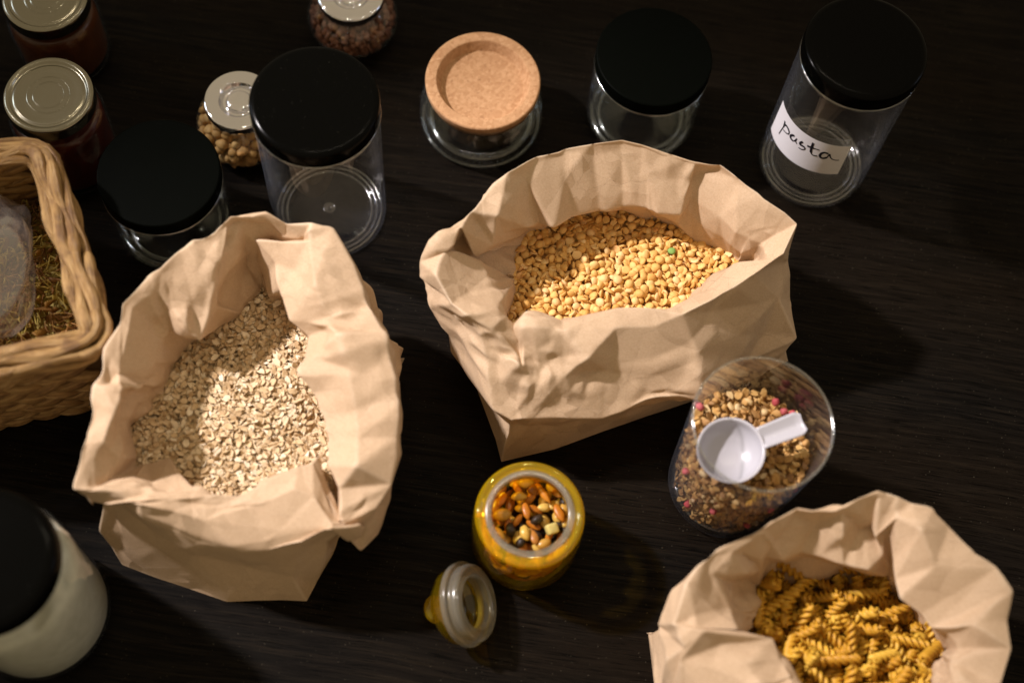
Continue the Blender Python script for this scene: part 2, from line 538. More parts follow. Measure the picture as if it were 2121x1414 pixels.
def mesh_arrays(me):
    v = np.empty(len(me.vertices) * 3)
    me.vertices.foreach_get('co', v)
    return v.reshape(-1, 3) / S, [tuple(p.vertices) for p in me.polygons]

def place_many(specs, name, label, cat, group, limit=300, rest_name=None, rest_label=None, rest_group=None, extra=None):
    """specs: (mesh, xyz, euler, scale) in order of how large they show. The first ones become objects, the rest one mesh."""
    for me, p, e, s in specs[:limit]:
        tag(link(name, me, None, p, e, s), label, cat, group)
    rest = specs[limit:]
    if rest or extra:
        Vs, Fs, off = [], [], 0
        cache = {}
        if extra:
            Vs.append(np.asarray(extra[0], float)); Fs += [tuple(f) for f in extra[1]]; off = len(extra[0])
        for me, p, e, s in rest:
            if me.name not in cache:
                cache[me.name] = mesh_arrays(me)
            v, f = cache[me.name]
            R = np.array(Euler(e).to_matrix())
            sc = np.array(s if hasattr(s, '__len__') else (s,) * 3)
            Vs.append((v * sc) @ R.T + np.array(p))
            Fs += [tuple(i + off for i in q) for q in f]
            off += len(v)
        mat = specs[0][0].materials[0]
        o = link(rest_name or name, new_mesh(rest_name or name, np.concatenate(Vs), Fs, mat))
        tag(o, rest_label, cat, rest_group, 'stuff')
        return o

def inside(poly, pts):
    x, y = pts[:, 0], pts[:, 1]
    r = np.zeros(len(pts), bool)
    n = len(poly)
    for i in range(n):
        x1, y1 = poly[i]; x2, y2 = poly[(i + 1) % n]
        c = ((y1 > y) != (y2 > y)) & (x < (x2 - x1) * (y - y1) / (y2 - y1 + 1e-12) + x1)
        r ^= c
    return r

def darts(poly, d, rng, tries=30):
    """points at least d apart inside a polygon"""
    poly = np.asarray(poly)
    lo, hi = poly.min(0), poly.max(0)
    n = int((hi - lo).prod() / d / d * tries)
    c = lo + rng.random((n, 2)) * (hi - lo)
    c = c[inside(poly, c)]
    cell = {}
    out = []
    for x, y in c.tolist():
        i, j = int(x // d), int(y // d)
        ok = True
        for a in (i - 1, i, i + 1):
            for b in (j - 1, j, j + 1):
                for q in cell.get((a, b), ()):
                    if (q[0] - x) ** 2 + (q[1] - y) ** 2 < d * d:
                        ok = False
        if ok:
            cell.setdefault((i, j), []).append((x, y))
            out.append((x, y))
    return np.array(out)

def heap(poly, zf):
    """closed-looking surface under loose pieces"""
    poly = np.asarray(poly)
    c = poly.mean(0)
    V, F = [(c[0], c[1], zf(*c))], []
    n = len(poly)
    K = 6
    for k in range(1, K + 1):
        for q in poly:
            p = c + (q - c) * k / K
            V.append((p[0], p[1], zf(*p)))
    for i in range(n):
        i2 = (i + 1) % n
        F.append((0, 1 + i, 1 + i2))
        for k in range(K - 1):
            a = 1 + k * n
            F.append((a + i, a + n + i, a + n + i2, a + i2))
    return V, F

# ------------------------------------------------------------------ the table
V = [(-110, -85, 0), (120, -85, 0), (120, 95, 0), (-110, 95, 0), (-110, -85, -3), (120, -85, -3), (120, 95, -3), (-110, 95, -3)]
F = [(0, 1, 2, 3), (7, 6, 5, 4), (0, 4, 5, 1), (1, 5, 6, 2), (2, 6, 7, 3), (3, 7, 4, 0)]
table = link('table_top', new_mesh('table_top', V, F, M['table'], False))
table['kind'] = 'structure'
table['label'] = 'dark almost black wooden table top with fine grain'

# ------------------------------------------------------------------ paper bags
def facet_noise(us, vs, PU, PV, sp, rng):
    """crumple heights: random heights on a loose triangle net, flat in each triangle; periodic in u"""
    nu, nv = max(3, round(PU / sp)), max(2, round(PV / sp)) + 1
    pts, hs = [], []
    base = {}
    for i in range(nu):
        for j in range(-1, nv + 1):
            base[i, j] = ((i + rng.uniform(-.42, .42) + 0.5 * (j % 2)) * PU / nu, (j + rng.uniform(-.42, .42)) * PV / (nv - 1), rng.gauss(0, 1))
    for i in range(-2, nu + 2):
        for j in range(-1, nv + 1):
            u, v, h = base[i % nu, j]
            w = (i - i % nu) // nu
            pts.append(Vector((u + w * PU, v))); hs.append(h)
    co, _, faces, orig, _, _ = delaunay_2d_cdt(pts, [], [], 0, 1e-6)
    h = [hs[o[0]] if o else 0 for o in orig]
    out = np.zeros((len(us), len(vs)))
    for f in faces:
        a, b, c = (co[i] for i in f[:3])
        ha, hb, hc = (h[i] for i in f[:3])
        i0, i1 = np.searchsorted(us, [min(a.x, b.x, c.x) - 1e-6, max(a.x, b.x, c.x) + 1e-6])
        j0, j1 = np.searchsorted(vs, [min(a.y, b.y, c.y) - 1e-6, max(a.y, b.y, c.y) + 1e-6])
        if i0 >= i1 or j0 >= j1:
            continue
        uu, vv = np.meshgrid(us[i0:i1], vs[j0:j1], indexing='ij')
        den = (b.y - c.y) * (a.x - c.x) + (c.x - b.x) * (a.y - c.y)
        if abs(den) < 1e-9:
            continue
        l1 = ((b.y - c.y) * (uu - c.x) + (c.x - b.x) * (vv - c.y)) / den
        l2 = ((c.y - a.y) * (uu - c.x) + (a.x - c.x) * (vv - c.y)) / den
        l3 = 1 - l1 - l2
        k = (l1 > -1e-6) & (l2 > -1e-6) & (l3 > -1e-6)
        out[i0:i1, j0:j1][k] = (l1 * ha + l2 * hb + l3 * hc)[k]
    return out

def catmull(P, t_idx, t, periodic):
    n = len(P)
    g = (lambda i: P[i % n]) if periodic else (lambda i: P[min(max(i, 0), n - 1)])
    p0, p1, p2, p3 = g(t_idx - 1), g(t_idx), g(t_idx + 1), g(t_idx + 2)
    return 0.5 * ((2 * p1) + (-p0 + p2) * t + (2 * p0 - 5 * p1 + 4 * p2 - p3) * t * t + (-p0 + 3 * p1 - 3 * p2 + p3) * t ** 3)

def smooth(X, n, w=0.5):
    for _ in range(n):
        Y = X.copy()
        Y += w * 0.5 * (np.roll(X, 1, 0) + np.roll(X, -1, 0) - 2 * X)
        Y[:, 1:-1] += w * 0.5 * (X[:, 2:] + X[:, :-2] - 2 * X[:, 1:-1])
        X = Y
    return X

def net_eval(us, vs, PU, pts, vals):
    """linear interpolation of values given at scattered (u, v) points, periodic in u"""
    P2, val = [], []
    for (u, v), x in zip(pts, vals):
        for w in (-1, 0, 1):
            if -8 < u + w * PU < PU + 8:
                P2.append(Vector((u + w * PU, v))); val.append(x)
    co, _, faces, orig, _, _ = delaunay_2d_cdt(P2, [], [], 0, 1e-6)
    V = [val[o[0]] if o else None for o in orig]
    dim = np.shape(vals[0])
    out = np.full((len(us), len(vs)) + dim, np.nan)
    for f in faces:
        a, b, c = (co[i] for i in f[:3])
        va, vb, vc = (V[i] for i in f[:3])
        i0, i1 = np.searchsorted(us, [min(a.x, b.x, c.x) - 1e-6, max(a.x, b.x, c.x) + 1e-6])
        j0, j1 = np.searchsorted(vs, [min(a.y, b.y, c.y) - 1e-6, max(a.y, b.y, c.y) + 1e-6])
        den = (b.y - c.y) * (a.x - c.x) + (c.x - b.x) * (a.y - c.y)
        if i0 >= i1 or j0 >= j1 or abs(den) < 1e-9:
            continue
        uu, vv = np.meshgrid(us[i0:i1], vs[j0:j1], indexing='ij')
        l1 = ((b.y - c.y) * (uu - c.x) + (c.x - b.x) * (vv - c.y)) / den
        l2 = ((c.y - a.y) * (uu - c.x) + (a.x - c.x) * (vv - c.y)) / den
        l3 = 1 - l1 - l2
        k = (l1 > -1e-6) & (l2 > -1e-6) & (l3 > -1e-6)
        out[i0:i1, j0:j1][k] = (l1[..., None] * va + l2[..., None] * vb + l3[..., None] * vc)[k]
    return out

def make_bag(label, tab, seed, amp=(0.58, 0.19, 0.055, 0.34)):
    rng = random.Random(seed)
    G = np.array(tab)                                   # stations x levels x 3
    ns, nl = G.shape[:2]
    step = 0.125
    rows, vcum, vlev = [], [0.0], [0.0]
    for j in range(nl - 1):
        L = np.linalg.norm(G[:, j + 1] - G[:, j], axis=1).mean()
        k = max(3, round(L / step))
        for i in range(k):
            t = i / k
            rows.append(0.55 * catmull(G.transpose(1, 0, 2), j, t, False) + 0.45 * (G[:, j] * (1 - t) + G[:, j + 1] * t))
            vcum.append(vcum[-1] + L / k)
        vlev.append(vcum[-1])
    rows.append(G[:, -1])
    R = np.array(rows).transpose(1, 0, 2)               # stations x nv x 3
    cols, ucum, ulev = [], [], []
    u = 0.0
    for i in range(ns):
        L = np.linalg.norm(G[(i + 1) % ns, 4] - G[i, 4])
        k = max(3, round(L / step))
        ulev.append(u)
        for q in range(k):
            t = q / k
            cols.append(0.3 * catmull(R, i, t, True) + 0.7 * (R[i] * (1 - t) + R[(i + 1) % ns] * t))
            ucum.append(u + L * t)
        u += L
    X = smooth(np.array(cols), 4)
    us, vs = np.array(ucum), np.array(vcum)
    PU, PV = u, vs[-1]
    vt = vs / PV
    def normals(X):
        du = np.roll(X, -1, 0) - np.roll(X, 1, 0)
        dv = np.gradient(X, axis=1)
        N = np.cross(du, dv)
        return N / (np.linalg.norm(N, axis=2, keepdims=True) + 1e-9)
    N = normals(smooth(X, 30))
    # the sheet as flat facets: corners at the folds, more corners where it is crumpled
    pts, vals = [], []
    cell = {}
    def free(p, d):
        i, j = int(p[0] // 1.5), int(p[1] // 1.5)
        return all((q[0] - p[0]) ** 2 + (q[1] - p[1]) ** 2 > d * d for a in (-2, -1, 0, 1, 2) for b in (-2, -1, 0, 1, 2) for q in cell.get((i + a, j + b), ()))
    def add(p, v):
        pts.append(p); vals.append(v)
        cell.setdefault((int(p[0] // 1.5), int(p[1] // 1.5)), []).append(p)
    for i in range(ns):
        for j in range(nl):
            p = (ulev[i], vlev[j])
            iu, iv = int(np.searchsorted(us, p[0])) % len(us), int(min(np.searchsorted(vs, p[1]), len(vs) - 1))
            h = rng.gauss(0, 1) * amp[0] * (.3 if j == 4 else .55) if 1 < j < nl - 1 else 0
            if j in (3, 5) and rng.random() < .35:
                continue
            if free(p, .8) or j in (0, nl - 1):
                add(p, .5 * G[i, j] + .5 * X[iu, iv] + N[iu, iv] * h)
    for d, tr in ((3.2, 900), (2.3, 900), (1.3, 70)):
        for _ in range(tr):
            p = (rng.uniform(0, PU), rng.uniform(0.4, PV - .4))
            if free(p, d):
                iu, iv = int(np.searchsorted(us, p[0])) % len(us), int(min(np.searchsorted(vs, p[1]), len(vs) - 1))
                fade = min(1, (PV - p[1]) / 2.5)
                add(p, X[iu, iv] + N[iu, iv] * (rng.gauss(0, 1) * amp[0] * fade * (d / 2.2)))
    Y = net_eval(us, vs, PU, pts, vals)
    bad = np.isnan(Y)
    Y[bad] = X[bad]
    mask = np.clip((1 - vt) * 6, 0, 1)[None, :]
    calm = np.clip(facet_noise(us, vs, PU, PV, 5.0, rng) * 1.2 + .35, 0, 1.35)
    D = amp[1] * facet_noise(us, vs, PU, PV, 1.7, rng) * calm + amp[2] * facet_noise(us, vs, PU, PV, 0.8, rng) * calm ** 2
    D += amp[3] * (np.abs(facet_noise(us, vs, PU, PV, 5.0, rng)) - .6)
    X = Y + N * (D * mask)[..., None]
    X = smooth(X, 1, 0.4)
    X[..., 2] = np.maximum(X[..., 2], 0.03)
    nu, nv = X.shape[:2]
    idx = np.arange(nu * nv).reshape(nu, nv)
    a = idx[:, :-1]; b = np.roll(idx, -1, 0)[:, :-1]; c = np.roll(idx, -1, 0)[:, 1:]; d = idx[:, 1:]
    F = np.stack([a, b, c, d], -1).reshape(-1, 4)
    o = link('paper_bag', new_mesh('paper_bag', X.reshape(-1, 3), F, M['kraft']))
    tag(o, label, 'paper bag', 'brown paper bags with rolled rims')
    ring = G[:, 1]
    return ring

PEA = [
[[-0.45,2.43,3.8],[-0.45,2.43,6.3],[-4.38,1.86,10.3],[-5.88,1.12,11.8],[-7.2,0.41,11.2],[-7.01,0.82,7.52],[-6.35,1.21,4.29],[-6.0,1.23,4.44],[-5.27,1.73,0.05]],
[[-0.21,4.35,3.8],[-0.21,4.35,6.3],[-4.57,3.2,10.5],[-5.59,2.01,12.8],[-6.62,1.48,12.4],[-6.77,1.85,8.32],[-6.4,2.18,4.74],[-6.05,2.18,4.89],[-5.7,2.6,0.05]],
[[0.18,5.43,3.9],[0.18,5.43,6.4],[-3.32,2.76,10.0],[-4.52,2.53,13.0],[-5.8,2.53,12.8],[-5.73,2.81,8.59],[-5.17,3.02,4.89],[-4.82,2.99,5.04],[-4.22,3.27,0.05]],
[[0.43,6.42,4.0],[0.43,6.42,6.5],[-2.33,3.07,10.0],[-3.32,3.65,13.0],[-4.34,4.27,13.1],[-4.25,4.26,8.79],[-3.68,4.15,5.01],[-3.34,4.07,5.16],[-2.73,3.94,0.05]],
[[0.86,6.86,4.0],[0.86,6.86,6.5],[-1.34,3.73,10.0],[-2.14,4.05,12.8],[-3.23,5.83,13.3],[-2.99,5.6,8.93],[-2.33,5.21,5.08],[-2.0,5.08,5.23],[-1.25,4.62,0.05]],
[[1.28,7.08,4.1],[1.28,7.08,6.6],[0.25,4.91,9.8],[-1.22,5.93,12.8],[-1.81,7.07,13.4],[-1.52,6.71,8.99],[-0.84,6.14,5.12],[-0.54,5.96,5.27],[0.24,5.29,0.05]],
[[1.81,7.27,4.2],[1.81,7.27,6.7],[1.53,5.87,9.5],[0.34,7.73,12.6],[0.14,9.06,13.4],[0.41,8.38,8.99],[1.0,7.44,5.12],[1.25,7.2,5.27],[1.93,6.06,0.05]],
[[3.51,8.11,4.2],[3.51,8.11,6.7],[3.29,6.85,9.3],[2.4,8.75,12.2],[1.93,10.15,13.4],[2.1,9.36,8.99],[2.52,8.26,5.12],[2.72,7.97,5.27],[3.2,6.63,0.05]],
[[5.27,9.18,4.2],[5.27,9.18,6.7],[4.99,7.97,9.3],[4.24,8.53,11.8],[3.99,10.77,13.1],[4.12,10.07,8.79],[4.42,9.0,5.01],[4.56,8.68,5.16],[4.9,7.4,0.05]],
[[7.06,9.7,4.2],[7.06,9.7,6.7],[6.82,8.41,9.3],[6.44,10.36,12.4],[6.04,11.48,13.6],[6.0,10.76,9.13],[6.06,9.65,5.2],[6.12,9.31,5.35],[6.17,7.98,0.05]],
[[8.96,9.15,4.1],[8.96,9.15,6.6],[8.05,8.51,9.6],[8.02,10.45,11.8],[7.51,11.18,13.5],[7.47,10.76,9.06],[7.45,9.9,5.16],[7.47,9.55,5.31],[7.44,8.55,0.05]],
[[9.78,8.94,4.0],[9.78,8.94,6.5],[9.57,8.18,9.8],[9.39,9.27,11.2],[9.75,10.84,13.4],[9.64,10.78,8.99],[9.44,10.24,5.12],[9.37,9.9,5.27],[9.14,9.32,0.05]],
[[11.59,8.2,4.0],[11.59,8.2,6.5],[11.11,8.13,10.0],[10.74,8.63,11.6],[11.69,10.61,13.4],[11.51,10.82,8.99],[11.16,10.55,5.12],[11.03,10.23,5.27],[10.62,9.99,0.05]],
[[12.77,7.49,4.0],[12.77,7.49,6.5],[11.8,8.72,10.4],[12.21,9.76,12.6],[13.38,10.37,13.4],[13.19,10.85,8.99],[12.77,10.85,5.12],[12.59,10.55,5.27],[12.11,10.66,0.05]],
[[14.13,7.19,4.0],[14.13,7.19,6.5],[14.24,8.0,10.2],[13.2,8.91,12.2],[14.74,9.25,13.3],[14.66,10.28,8.93],[14.26,10.81,5.08],[14.03,10.54,5.23],[13.59,11.34,0.05]],
[[15.46,6.68,4.0],[15.46,6.68,6.5],[15.88,7.34,10.3],[15.7,8.01,12.6],[16.74,8.04,13.2],[16.69,9.68,8.86],[16.25,10.83,5.05],[15.97,10.62,5.2],[15.5,12.2,0.05]],
[[16.16,6.16,4.0],[16.16,6.16,6.5],[16.47,6.45,10.3],[17.42,7.55,12.6],[18.35,7.18,13.1],[18.19,8.29,8.79],[17.62,9.02,5.01],[17.31,8.85,5.16],[16.68,9.88,0.05]],
[[16.36,5.94,4.0],[16.36,5.94,6.5],[17.42,6.0,10.5],[18.81,6.67,12.6],[19.43,6.66,12.8],[19.32,7.14,8.59],[18.77,7.36,4.89],[18.46,7.22,5.04],[17.86,7.56,0.05]],
[[16.4,5.92,3.8],[16.4,5.92,6.3],[17.04,4.58,9.8],[17.49,4.19,11.6],[18.36,4.38,12.4],[20.45,5.92,8.5],[21.1,4.01,5.0],[20.76,3.91,5.15],[19.63,4.08,0.05]],
[[16.05,6.26,3.6],[16.05,6.26,6.1],[15.49,4.46,9.5],[15.57,3.63,10.8],[16.65,2.87,11.4],[19.21,2.96,8.0],[21.14,1.59,4.5],[20.79,1.53,4.65],[21.93,1.42,0.0]],
[[13.74,4.68,3.6],[13.74,4.68,6.1],[13.31,2.72,9.3],[13.33,1.84,10.5],[14.07,0.84,10.7],[16.39,-0.06,7.2],[17.64,-0.92,4.5],[17.29,-0.88,4.65],[19.73,-0.01,0.0]],
[[12.11,2.08,3.6],[12.11,2.08,6.1],[11.73,1.06,9.0],[11.55,0.63,10.3],[11.92,-0.61,10.5],[13.6,-2.65,8.7],[13.71,-4.84,6.7],[13.4,-4.68,6.85],[14.76,-2.92,0.0]],
[[10.27,0.81,3.6],[10.27,0.81,6.1],[9.96,-0.09,8.8],[9.79,-0.55,10.2],[9.94,-1.8,10.4],[10.28,-4.26,8.7],[11.2,-6.33,6.7],[11.01,-6.04,6.85],[11.3,-4.66,-0.0]],
[[7.64,0.4,3.6],[7.64,0.4,6.1],[7.4,-0.49,8.8],[7.29,-0.86,10.0],[7.21,-2.34,10.3],[7.2,-5.07,8.7],[7.24,-7.98,6.5],[7.3,-7.64,6.65],[7.88,-6.45,0.0]],
[[3.44,-0.17,3.6],[3.44,-0.17,6.1],[3.3,-1.05,8.8],[3.24,-1.4,10.0],[3.48,-3.18,10.3],[4.06,-6.01,9.0],[3.83,-8.56,6.7],[4.08,-8.31,6.85],[4.35,-8.4,0.0]],
[[0.9,-0.62,3.6],[0.9,-0.62,6.1],[0.84,-1.48,8.8],[0.81,-1.83,10.0],[0.88,-3.25,10.3],[2.27,-5.96,8.7],[1.59,-8.99,6.9],[1.88,-8.8,7.05],[1.15,-9.66,0.0]],
[[0.35,-2.36,3.6],[0.35,-2.36,6.1],[0.3,-3.09,8.6],[0.28,-3.07,9.0],[0.56,-4.11,9.3],[0.99,-6.19,9.1],[0.69,-9.3,6.7],[0.97,-9.09,6.85],[0.38,-10.0,0.0]],
[[-0.81,-1.82,3.8],[-0.81,-1.82,6.3],[-0.83,-2.66,9.0],[-0.84,-2.82,9.8],[-1.43,-3.85,10.3],[-1.74,-5.72,9.3],[-0.87,-8.59,6.9],[-0.57,-8.42,7.05],[-0.24,-8.31,0.05]],
[[-0.24,1.49,3.9],[-0.24,1.49,6.4],[-1.13,-0.83,9.8],[-1.45,-2.15,10.5],[-3.18,-3.36,11.2],[-4.39,-3.3,8.5],[-2.99,-5.03,5.0],[-2.67,-4.89,5.15],[-1.55,-5.71,0.05]],
[[-0.43,2.19,3.9],[-0.43,2.19,6.4],[-2.31,0.66,10.0],[-1.87,-0.78,10.7],[-4.57,-2.82,11.8],[-6.14,-1.66,8.6],[-4.67,-2.76,5.0],[-4.34,-2.65,5.15],[-2.91,-2.98,0.05]],
[[-0.66,2.56,3.9],[-0.66,2.56,6.4],[-3.12,1.6,9.6],[-3.16,0.5,10.8],[-5.92,-1.02,12.0],[-6.92,0.27,8.6],[-5.28,-0.53,4.59],[-4.94,-0.47,4.74],[-4.34,-0.13,0.05]]]
OAT = [
[[-24.92,-15.71,3.8],[-24.92,-15.71,6.3],[-25.19,-17.78,10.3],[-26.01,-19.12,11.2],[-27.23,-19.16,11.2],[-27.18,-19.58,7.52],[-27.31,-19.03,9.0],[-27.04,-18.81,9.15],[-26.0,-19.6,0.05]],
[[-24.81,-15.19,3.9],[-24.81,-15.19,6.4],[-25.41,-16.64,10.5],[-26.36,-17.47,12.0],[-27.19,-17.89,12.0],[-27.0,-17.74,8.06],[-26.42,-17.33,4.59],[-26.13,-17.14,4.74],[-25.48,-16.68,0.05]],
[[-25.28,-14.39,4.0],[-25.28,-14.39,6.5],[-25.34,-15.66,10.5],[-26.06,-16.31,12.4],[-27.14,-16.7,12.5],[-26.84,-16.14,8.39],[-26.15,-15.41,4.78],[-25.85,-15.23,4.93],[-25.05,-14.34,0.05]],
[[-25.66,-13.05,4.1],[-25.66,-13.05,6.6],[-25.58,-13.94,10.3],[-26.01,-14.91,12.8],[-27.33,-14.54,12.8],[-26.86,-13.78,8.59],[-25.97,-12.95,4.9],[-25.64,-12.84,5.05],[-24.6,-11.8,0.05]],
[[-24.85,-11.58,4.1],[-24.85,-11.58,6.6],[-25.74,-12.48,10.5],[-26.02,-12.69,12.6],[-27.27,-13.12,13.0],[-26.71,-12.13,8.73],[-25.74,-11.16,4.97],[-25.4,-11.09,5.12],[-24.25,-9.85,0.05]],
[[-24.25,-9.9,4.3],[-24.25,-9.9,6.8],[-24.61,-11.09,10.0],[-25.64,-11.3,12.8],[-27.18,-10.08,13.1],[-26.52,-9.19,8.79],[-25.45,-8.45,5.01],[-25.1,-8.49,5.16],[-23.83,-7.51,0.05]],
[[-24.03,-8.32,4.3],[-24.03,-8.32,6.8],[-24.75,-9.5,10.0],[-26.07,-8.58,12.8],[-26.89,-7.97,13.2],[-26.19,-7.03,8.86],[-25.11,-6.36,5.05],[-24.78,-6.47,5.2],[-23.48,-5.56,0.05]],
[[-23.69,-7.67,4.4],[-23.69,-7.67,6.9],[-24.3,-7.76,10.3],[-25.92,-6.76,13.1],[-26.58,-6.77,13.3],[-25.87,-5.66,8.93],[-24.8,-4.9,5.08],[-24.49,-5.05,5.23],[-23.2,-4.0,0.05]],
[[-23.09,-6.71,4.4],[-23.09,-6.71,6.9],[-23.85,-7.23,10.0],[-24.46,-5.79,12.8],[-25.34,-4.79,13.4],[-24.87,-3.61,8.99],[-24.07,-2.88,5.12],[-23.8,-3.09,5.27],[-22.85,-2.05,0.05]],
[[-22.33,-5.79,4.4],[-22.33,-5.79,6.9],[-22.02,-7.15,9.8],[-23.24,-3.34,12.8],[-23.78,-2.08,13.6],[-23.62,-1.06,9.13],[-23.19,-0.57,5.2],[-22.99,-0.85,5.35],[-22.5,-0.1,0.05]],
[[-20.84,-4.57,4.4],[-20.84,-4.57,6.9],[-21.04,-4.71,10.3],[-21.73,-3.24,12.6],[-22.79,-1.14,13.6],[-22.22,-0.52,9.13],[-21.48,-0.41,5.2],[-21.31,-0.72,5.35],[-20.4,-0.46,0.05]],
[[-19.9,-3.54,4.4],[-19.9,-3.54,6.9],[-21.03,-4.11,10.0],[-20.89,-2.02,12.6],[-21.74,-0.32,13.8],[-20.87,-0.06,9.26],[-19.92,-0.28,5.28],[-19.78,-0.6,5.43],[-18.58,-0.77,0.05]],
[[-19.59,-2.52,4.5],[-19.59,-2.52,7.0],[-20.93,-2.52,10.0],[-20.49,-1.11,13.1],[-20.64,0.67,13.9],[-19.53,0.53,9.33],[-18.42,-0.07,5.31],[-18.32,-0.4,5.46],[-16.9,-1.06,0.05]],
[[-19.09,-1.7,4.6],[-19.09,-1.7,7.1],[-19.27,-0.49,10.0],[-19.71,0.27,12.8],[-19.62,1.46,14.0],[-18.34,0.99,9.4],[-17.13,0.09,5.35],[-17.07,-0.25,5.5],[-15.5,-1.3,0.05]],
[[-18.98,-0.97,4.6],[-18.98,-0.97,7.1],[-18.93,0.15,10.0],[-19.0,0.69,12.2],[-18.23,1.32,14.0],[-16.81,0.81,9.4],[-15.52,-0.13,5.35],[-15.5,-0.48,5.5],[-13.82,-1.59,0.05]],
[[-18.56,-0.91,4.6],[-18.56,-0.91,7.1],[-18.53,0.24,10.0],[-17.99,0.72,11.6],[-16.73,1.29,13.9],[-15.29,0.71,9.33],[-14.04,-0.29,5.31],[-14.06,-0.64,5.46],[-12.42,-1.83,0.05]],
[[-18.39,-1.01,4.6],[-18.39,-1.01,7.1],[-18.39,0.75,10.2],[-15.52,0.49,12.0],[-15.13,1.08,13.8],[-13.61,0.47,9.26],[-12.35,-0.56,5.27],[-12.41,-0.9,5.42],[-10.74,-2.12,0.05]],
[[-18.28,-0.87,4.6],[-18.28,-0.87,7.1],[-18.65,0.25,11.8],[-15.01,-0.13,13.5],[-13.51,0.92,13.6],[-11.96,0.26,9.13],[-10.74,-0.79,5.2],[-10.84,-1.12,5.35],[-9.2,-2.38,0.05]],
[[-17.47,-1.35,4.6],[-17.47,-1.35,7.1],[-18.01,-1.35,11.4],[-14.27,-1.68,13.4],[-12.87,0.53,13.5],[-11.27,-0.05,9.06],[-10.04,-1.02,5.16],[-10.16,-1.35,5.31],[-8.5,-2.5,0.05]],
[[-16.63,-2.02,4.6],[-16.63,-2.02,7.1],[-16.82,-3.09,11.0],[-13.98,-3.44,13.1],[-11.58,-1.35,13.3],[-10.43,-1.86,8.93],[-9.67,-2.75,5.08],[-9.85,-3.05,5.23],[-8.79,-4.09,0.05]],
[[-15.37,-3.41,4.6],[-15.37,-3.41,7.1],[-15.52,-5.08,10.8],[-12.73,-5.1,12.9],[-10.0,-3.9,13.0],[-9.37,-4.17,8.73],[-9.18,-4.76,4.97],[-9.43,-5.0,5.12],[-9.08,-5.68,0.05]],
[[-14.41,-4.82,4.6],[-14.41,-4.82,7.1],[-14.76,-6.3,10.6],[-11.91,-6.62,12.8],[-8.78,-6.13,12.7],[-8.63,-3.95,7.0],[-8.25,-3.33,4.0],[-8.55,-3.5,4.15],[-8.09,-2.4,0.0]],
[[-13.64,-7.2,4.6],[-13.64,-7.2,7.1],[-13.97,-8.5,10.5],[-10.99,-8.61,12.6],[-7.82,-8.08,12.4],[-7.94,-7.87,8.32],[-8.51,-7.84,4.74],[-8.84,-7.95,4.89],[-9.47,-7.87,0.05]],
[[-12.88,-9.53,4.6],[-12.88,-9.53,7.1],[-13.22,-10.68,10.4],[-10.12,-11.49,12.4],[-7.06,-10.49,11.8],[-7.54,-10.32,7.92],[-8.45,-10.2,4.51],[-8.8,-10.22,4.67],[-9.87,-10.06,0.05]],
[[-11.7,-12.02,4.5],[-11.7,-12.02,7.0],[-12.11,-13.23,10.3],[-9.54,-13.57,12.0],[-6.84,-12.91,11.2],[-7.56,-12.97,7.52],[-8.68,-12.93,4.29],[-9.03,-12.87,4.44],[-10.37,-12.85,0.05]],
[[-11.2,-13.98,4.4],[-11.2,-13.98,6.9],[-11.33,-15.25,10.3],[-9.24,-15.49,11.6],[-6.79,-14.13,10.8],[-7.64,-14.36,7.25],[-8.85,-14.42,4.14],[-9.19,-14.32,4.29],[-10.66,-14.44,0.05]],
[[-10.79,-15.35,4.4],[-10.79,-15.35,6.9],[-10.43,-16.81,10.4],[-8.87,-17.05,11.2],[-6.92,-15.95,10.5],[-7.84,-16.16,7.05],[-9.1,-16.15,4.02],[-9.42,-16.0,4.17],[-10.95,-16.03,0.05]],
[[-10.66,-16.19,4.3],[-10.66,-16.19,6.8],[-9.91,-18.21,10.1],[-9.03,-18.24,10.6],[-7.46,-17.69,9.8],[-8.33,-17.92,6.58],[-9.51,-17.84,3.75],[-9.8,-17.65,3.9],[-11.24,-17.62,0.05]],
[[-9.91,-18.66,4.1],[-9.91,-18.66,6.6],[-9.72,-18.99,9.0],[-9.67,-19.01,9.7],[-9.03,-18.77,8.9],[-9.53,-19.22,5.98],[-9.11,-19.36,9.9],[-9.37,-19.12,10.05],[-11.52,-19.22,0.05]],
[[-11.55,-16.04,4.1],[-11.55,-16.04,6.6],[-11.36,-16.31,8.6],[-11.31,-16.35,9.3],[-10.33,-18.38,9.3],[-10.55,-19.4,10.2],[-10.21,-19.61,9.9],[-10.46,-19.36,10.05],[-11.85,-21.01,0.05]],
[[-12.63,-14.19,4.1],[-12.63,-14.19,6.6],[-12.34,-14.68,9.2],[-12.26,-14.76,10.0],[-11.88,-17.39,10.2],[-12.1,-19.59,10.0],[-12.38,-20.43,9.5],[-12.61,-20.17,9.65],[-12.28,-22.42,0.0]],
[[-13.78,-14.67,4.1],[-13.78,-14.67,6.6],[-13.46,-15.15,9.2],[-13.38,-15.23,10.0],[-13.31,-17.14,10.2],[-13.75,-19.97,9.7],[-14.41,-21.19,8.7],[-14.6,-20.9,8.85],[-14.03,-22.55,0.0]],
[[-16.04,-16.48,4.1],[-16.04,-16.48,6.6],[-15.66,-16.91,9.2],[-15.56,-16.98,10.0],[-15.25,-18.46,10.2],[-16.34,-20.01,9.8],[-16.17,-20.89,8.7],[-16.27,-20.56,8.85],[-15.67,-22.8,0.0]],
[[-17.41,-17.65,4.1],[-17.41,-17.65,6.6],[-17.0,-18.06,9.2],[-16.88,-18.12,10.0],[-17.5,-18.97,10.2],[-18.84,-19.91,9.8],[-18.88,-20.49,8.7],[-18.87,-20.14,8.85],[-17.99,-23.22,0.0]],
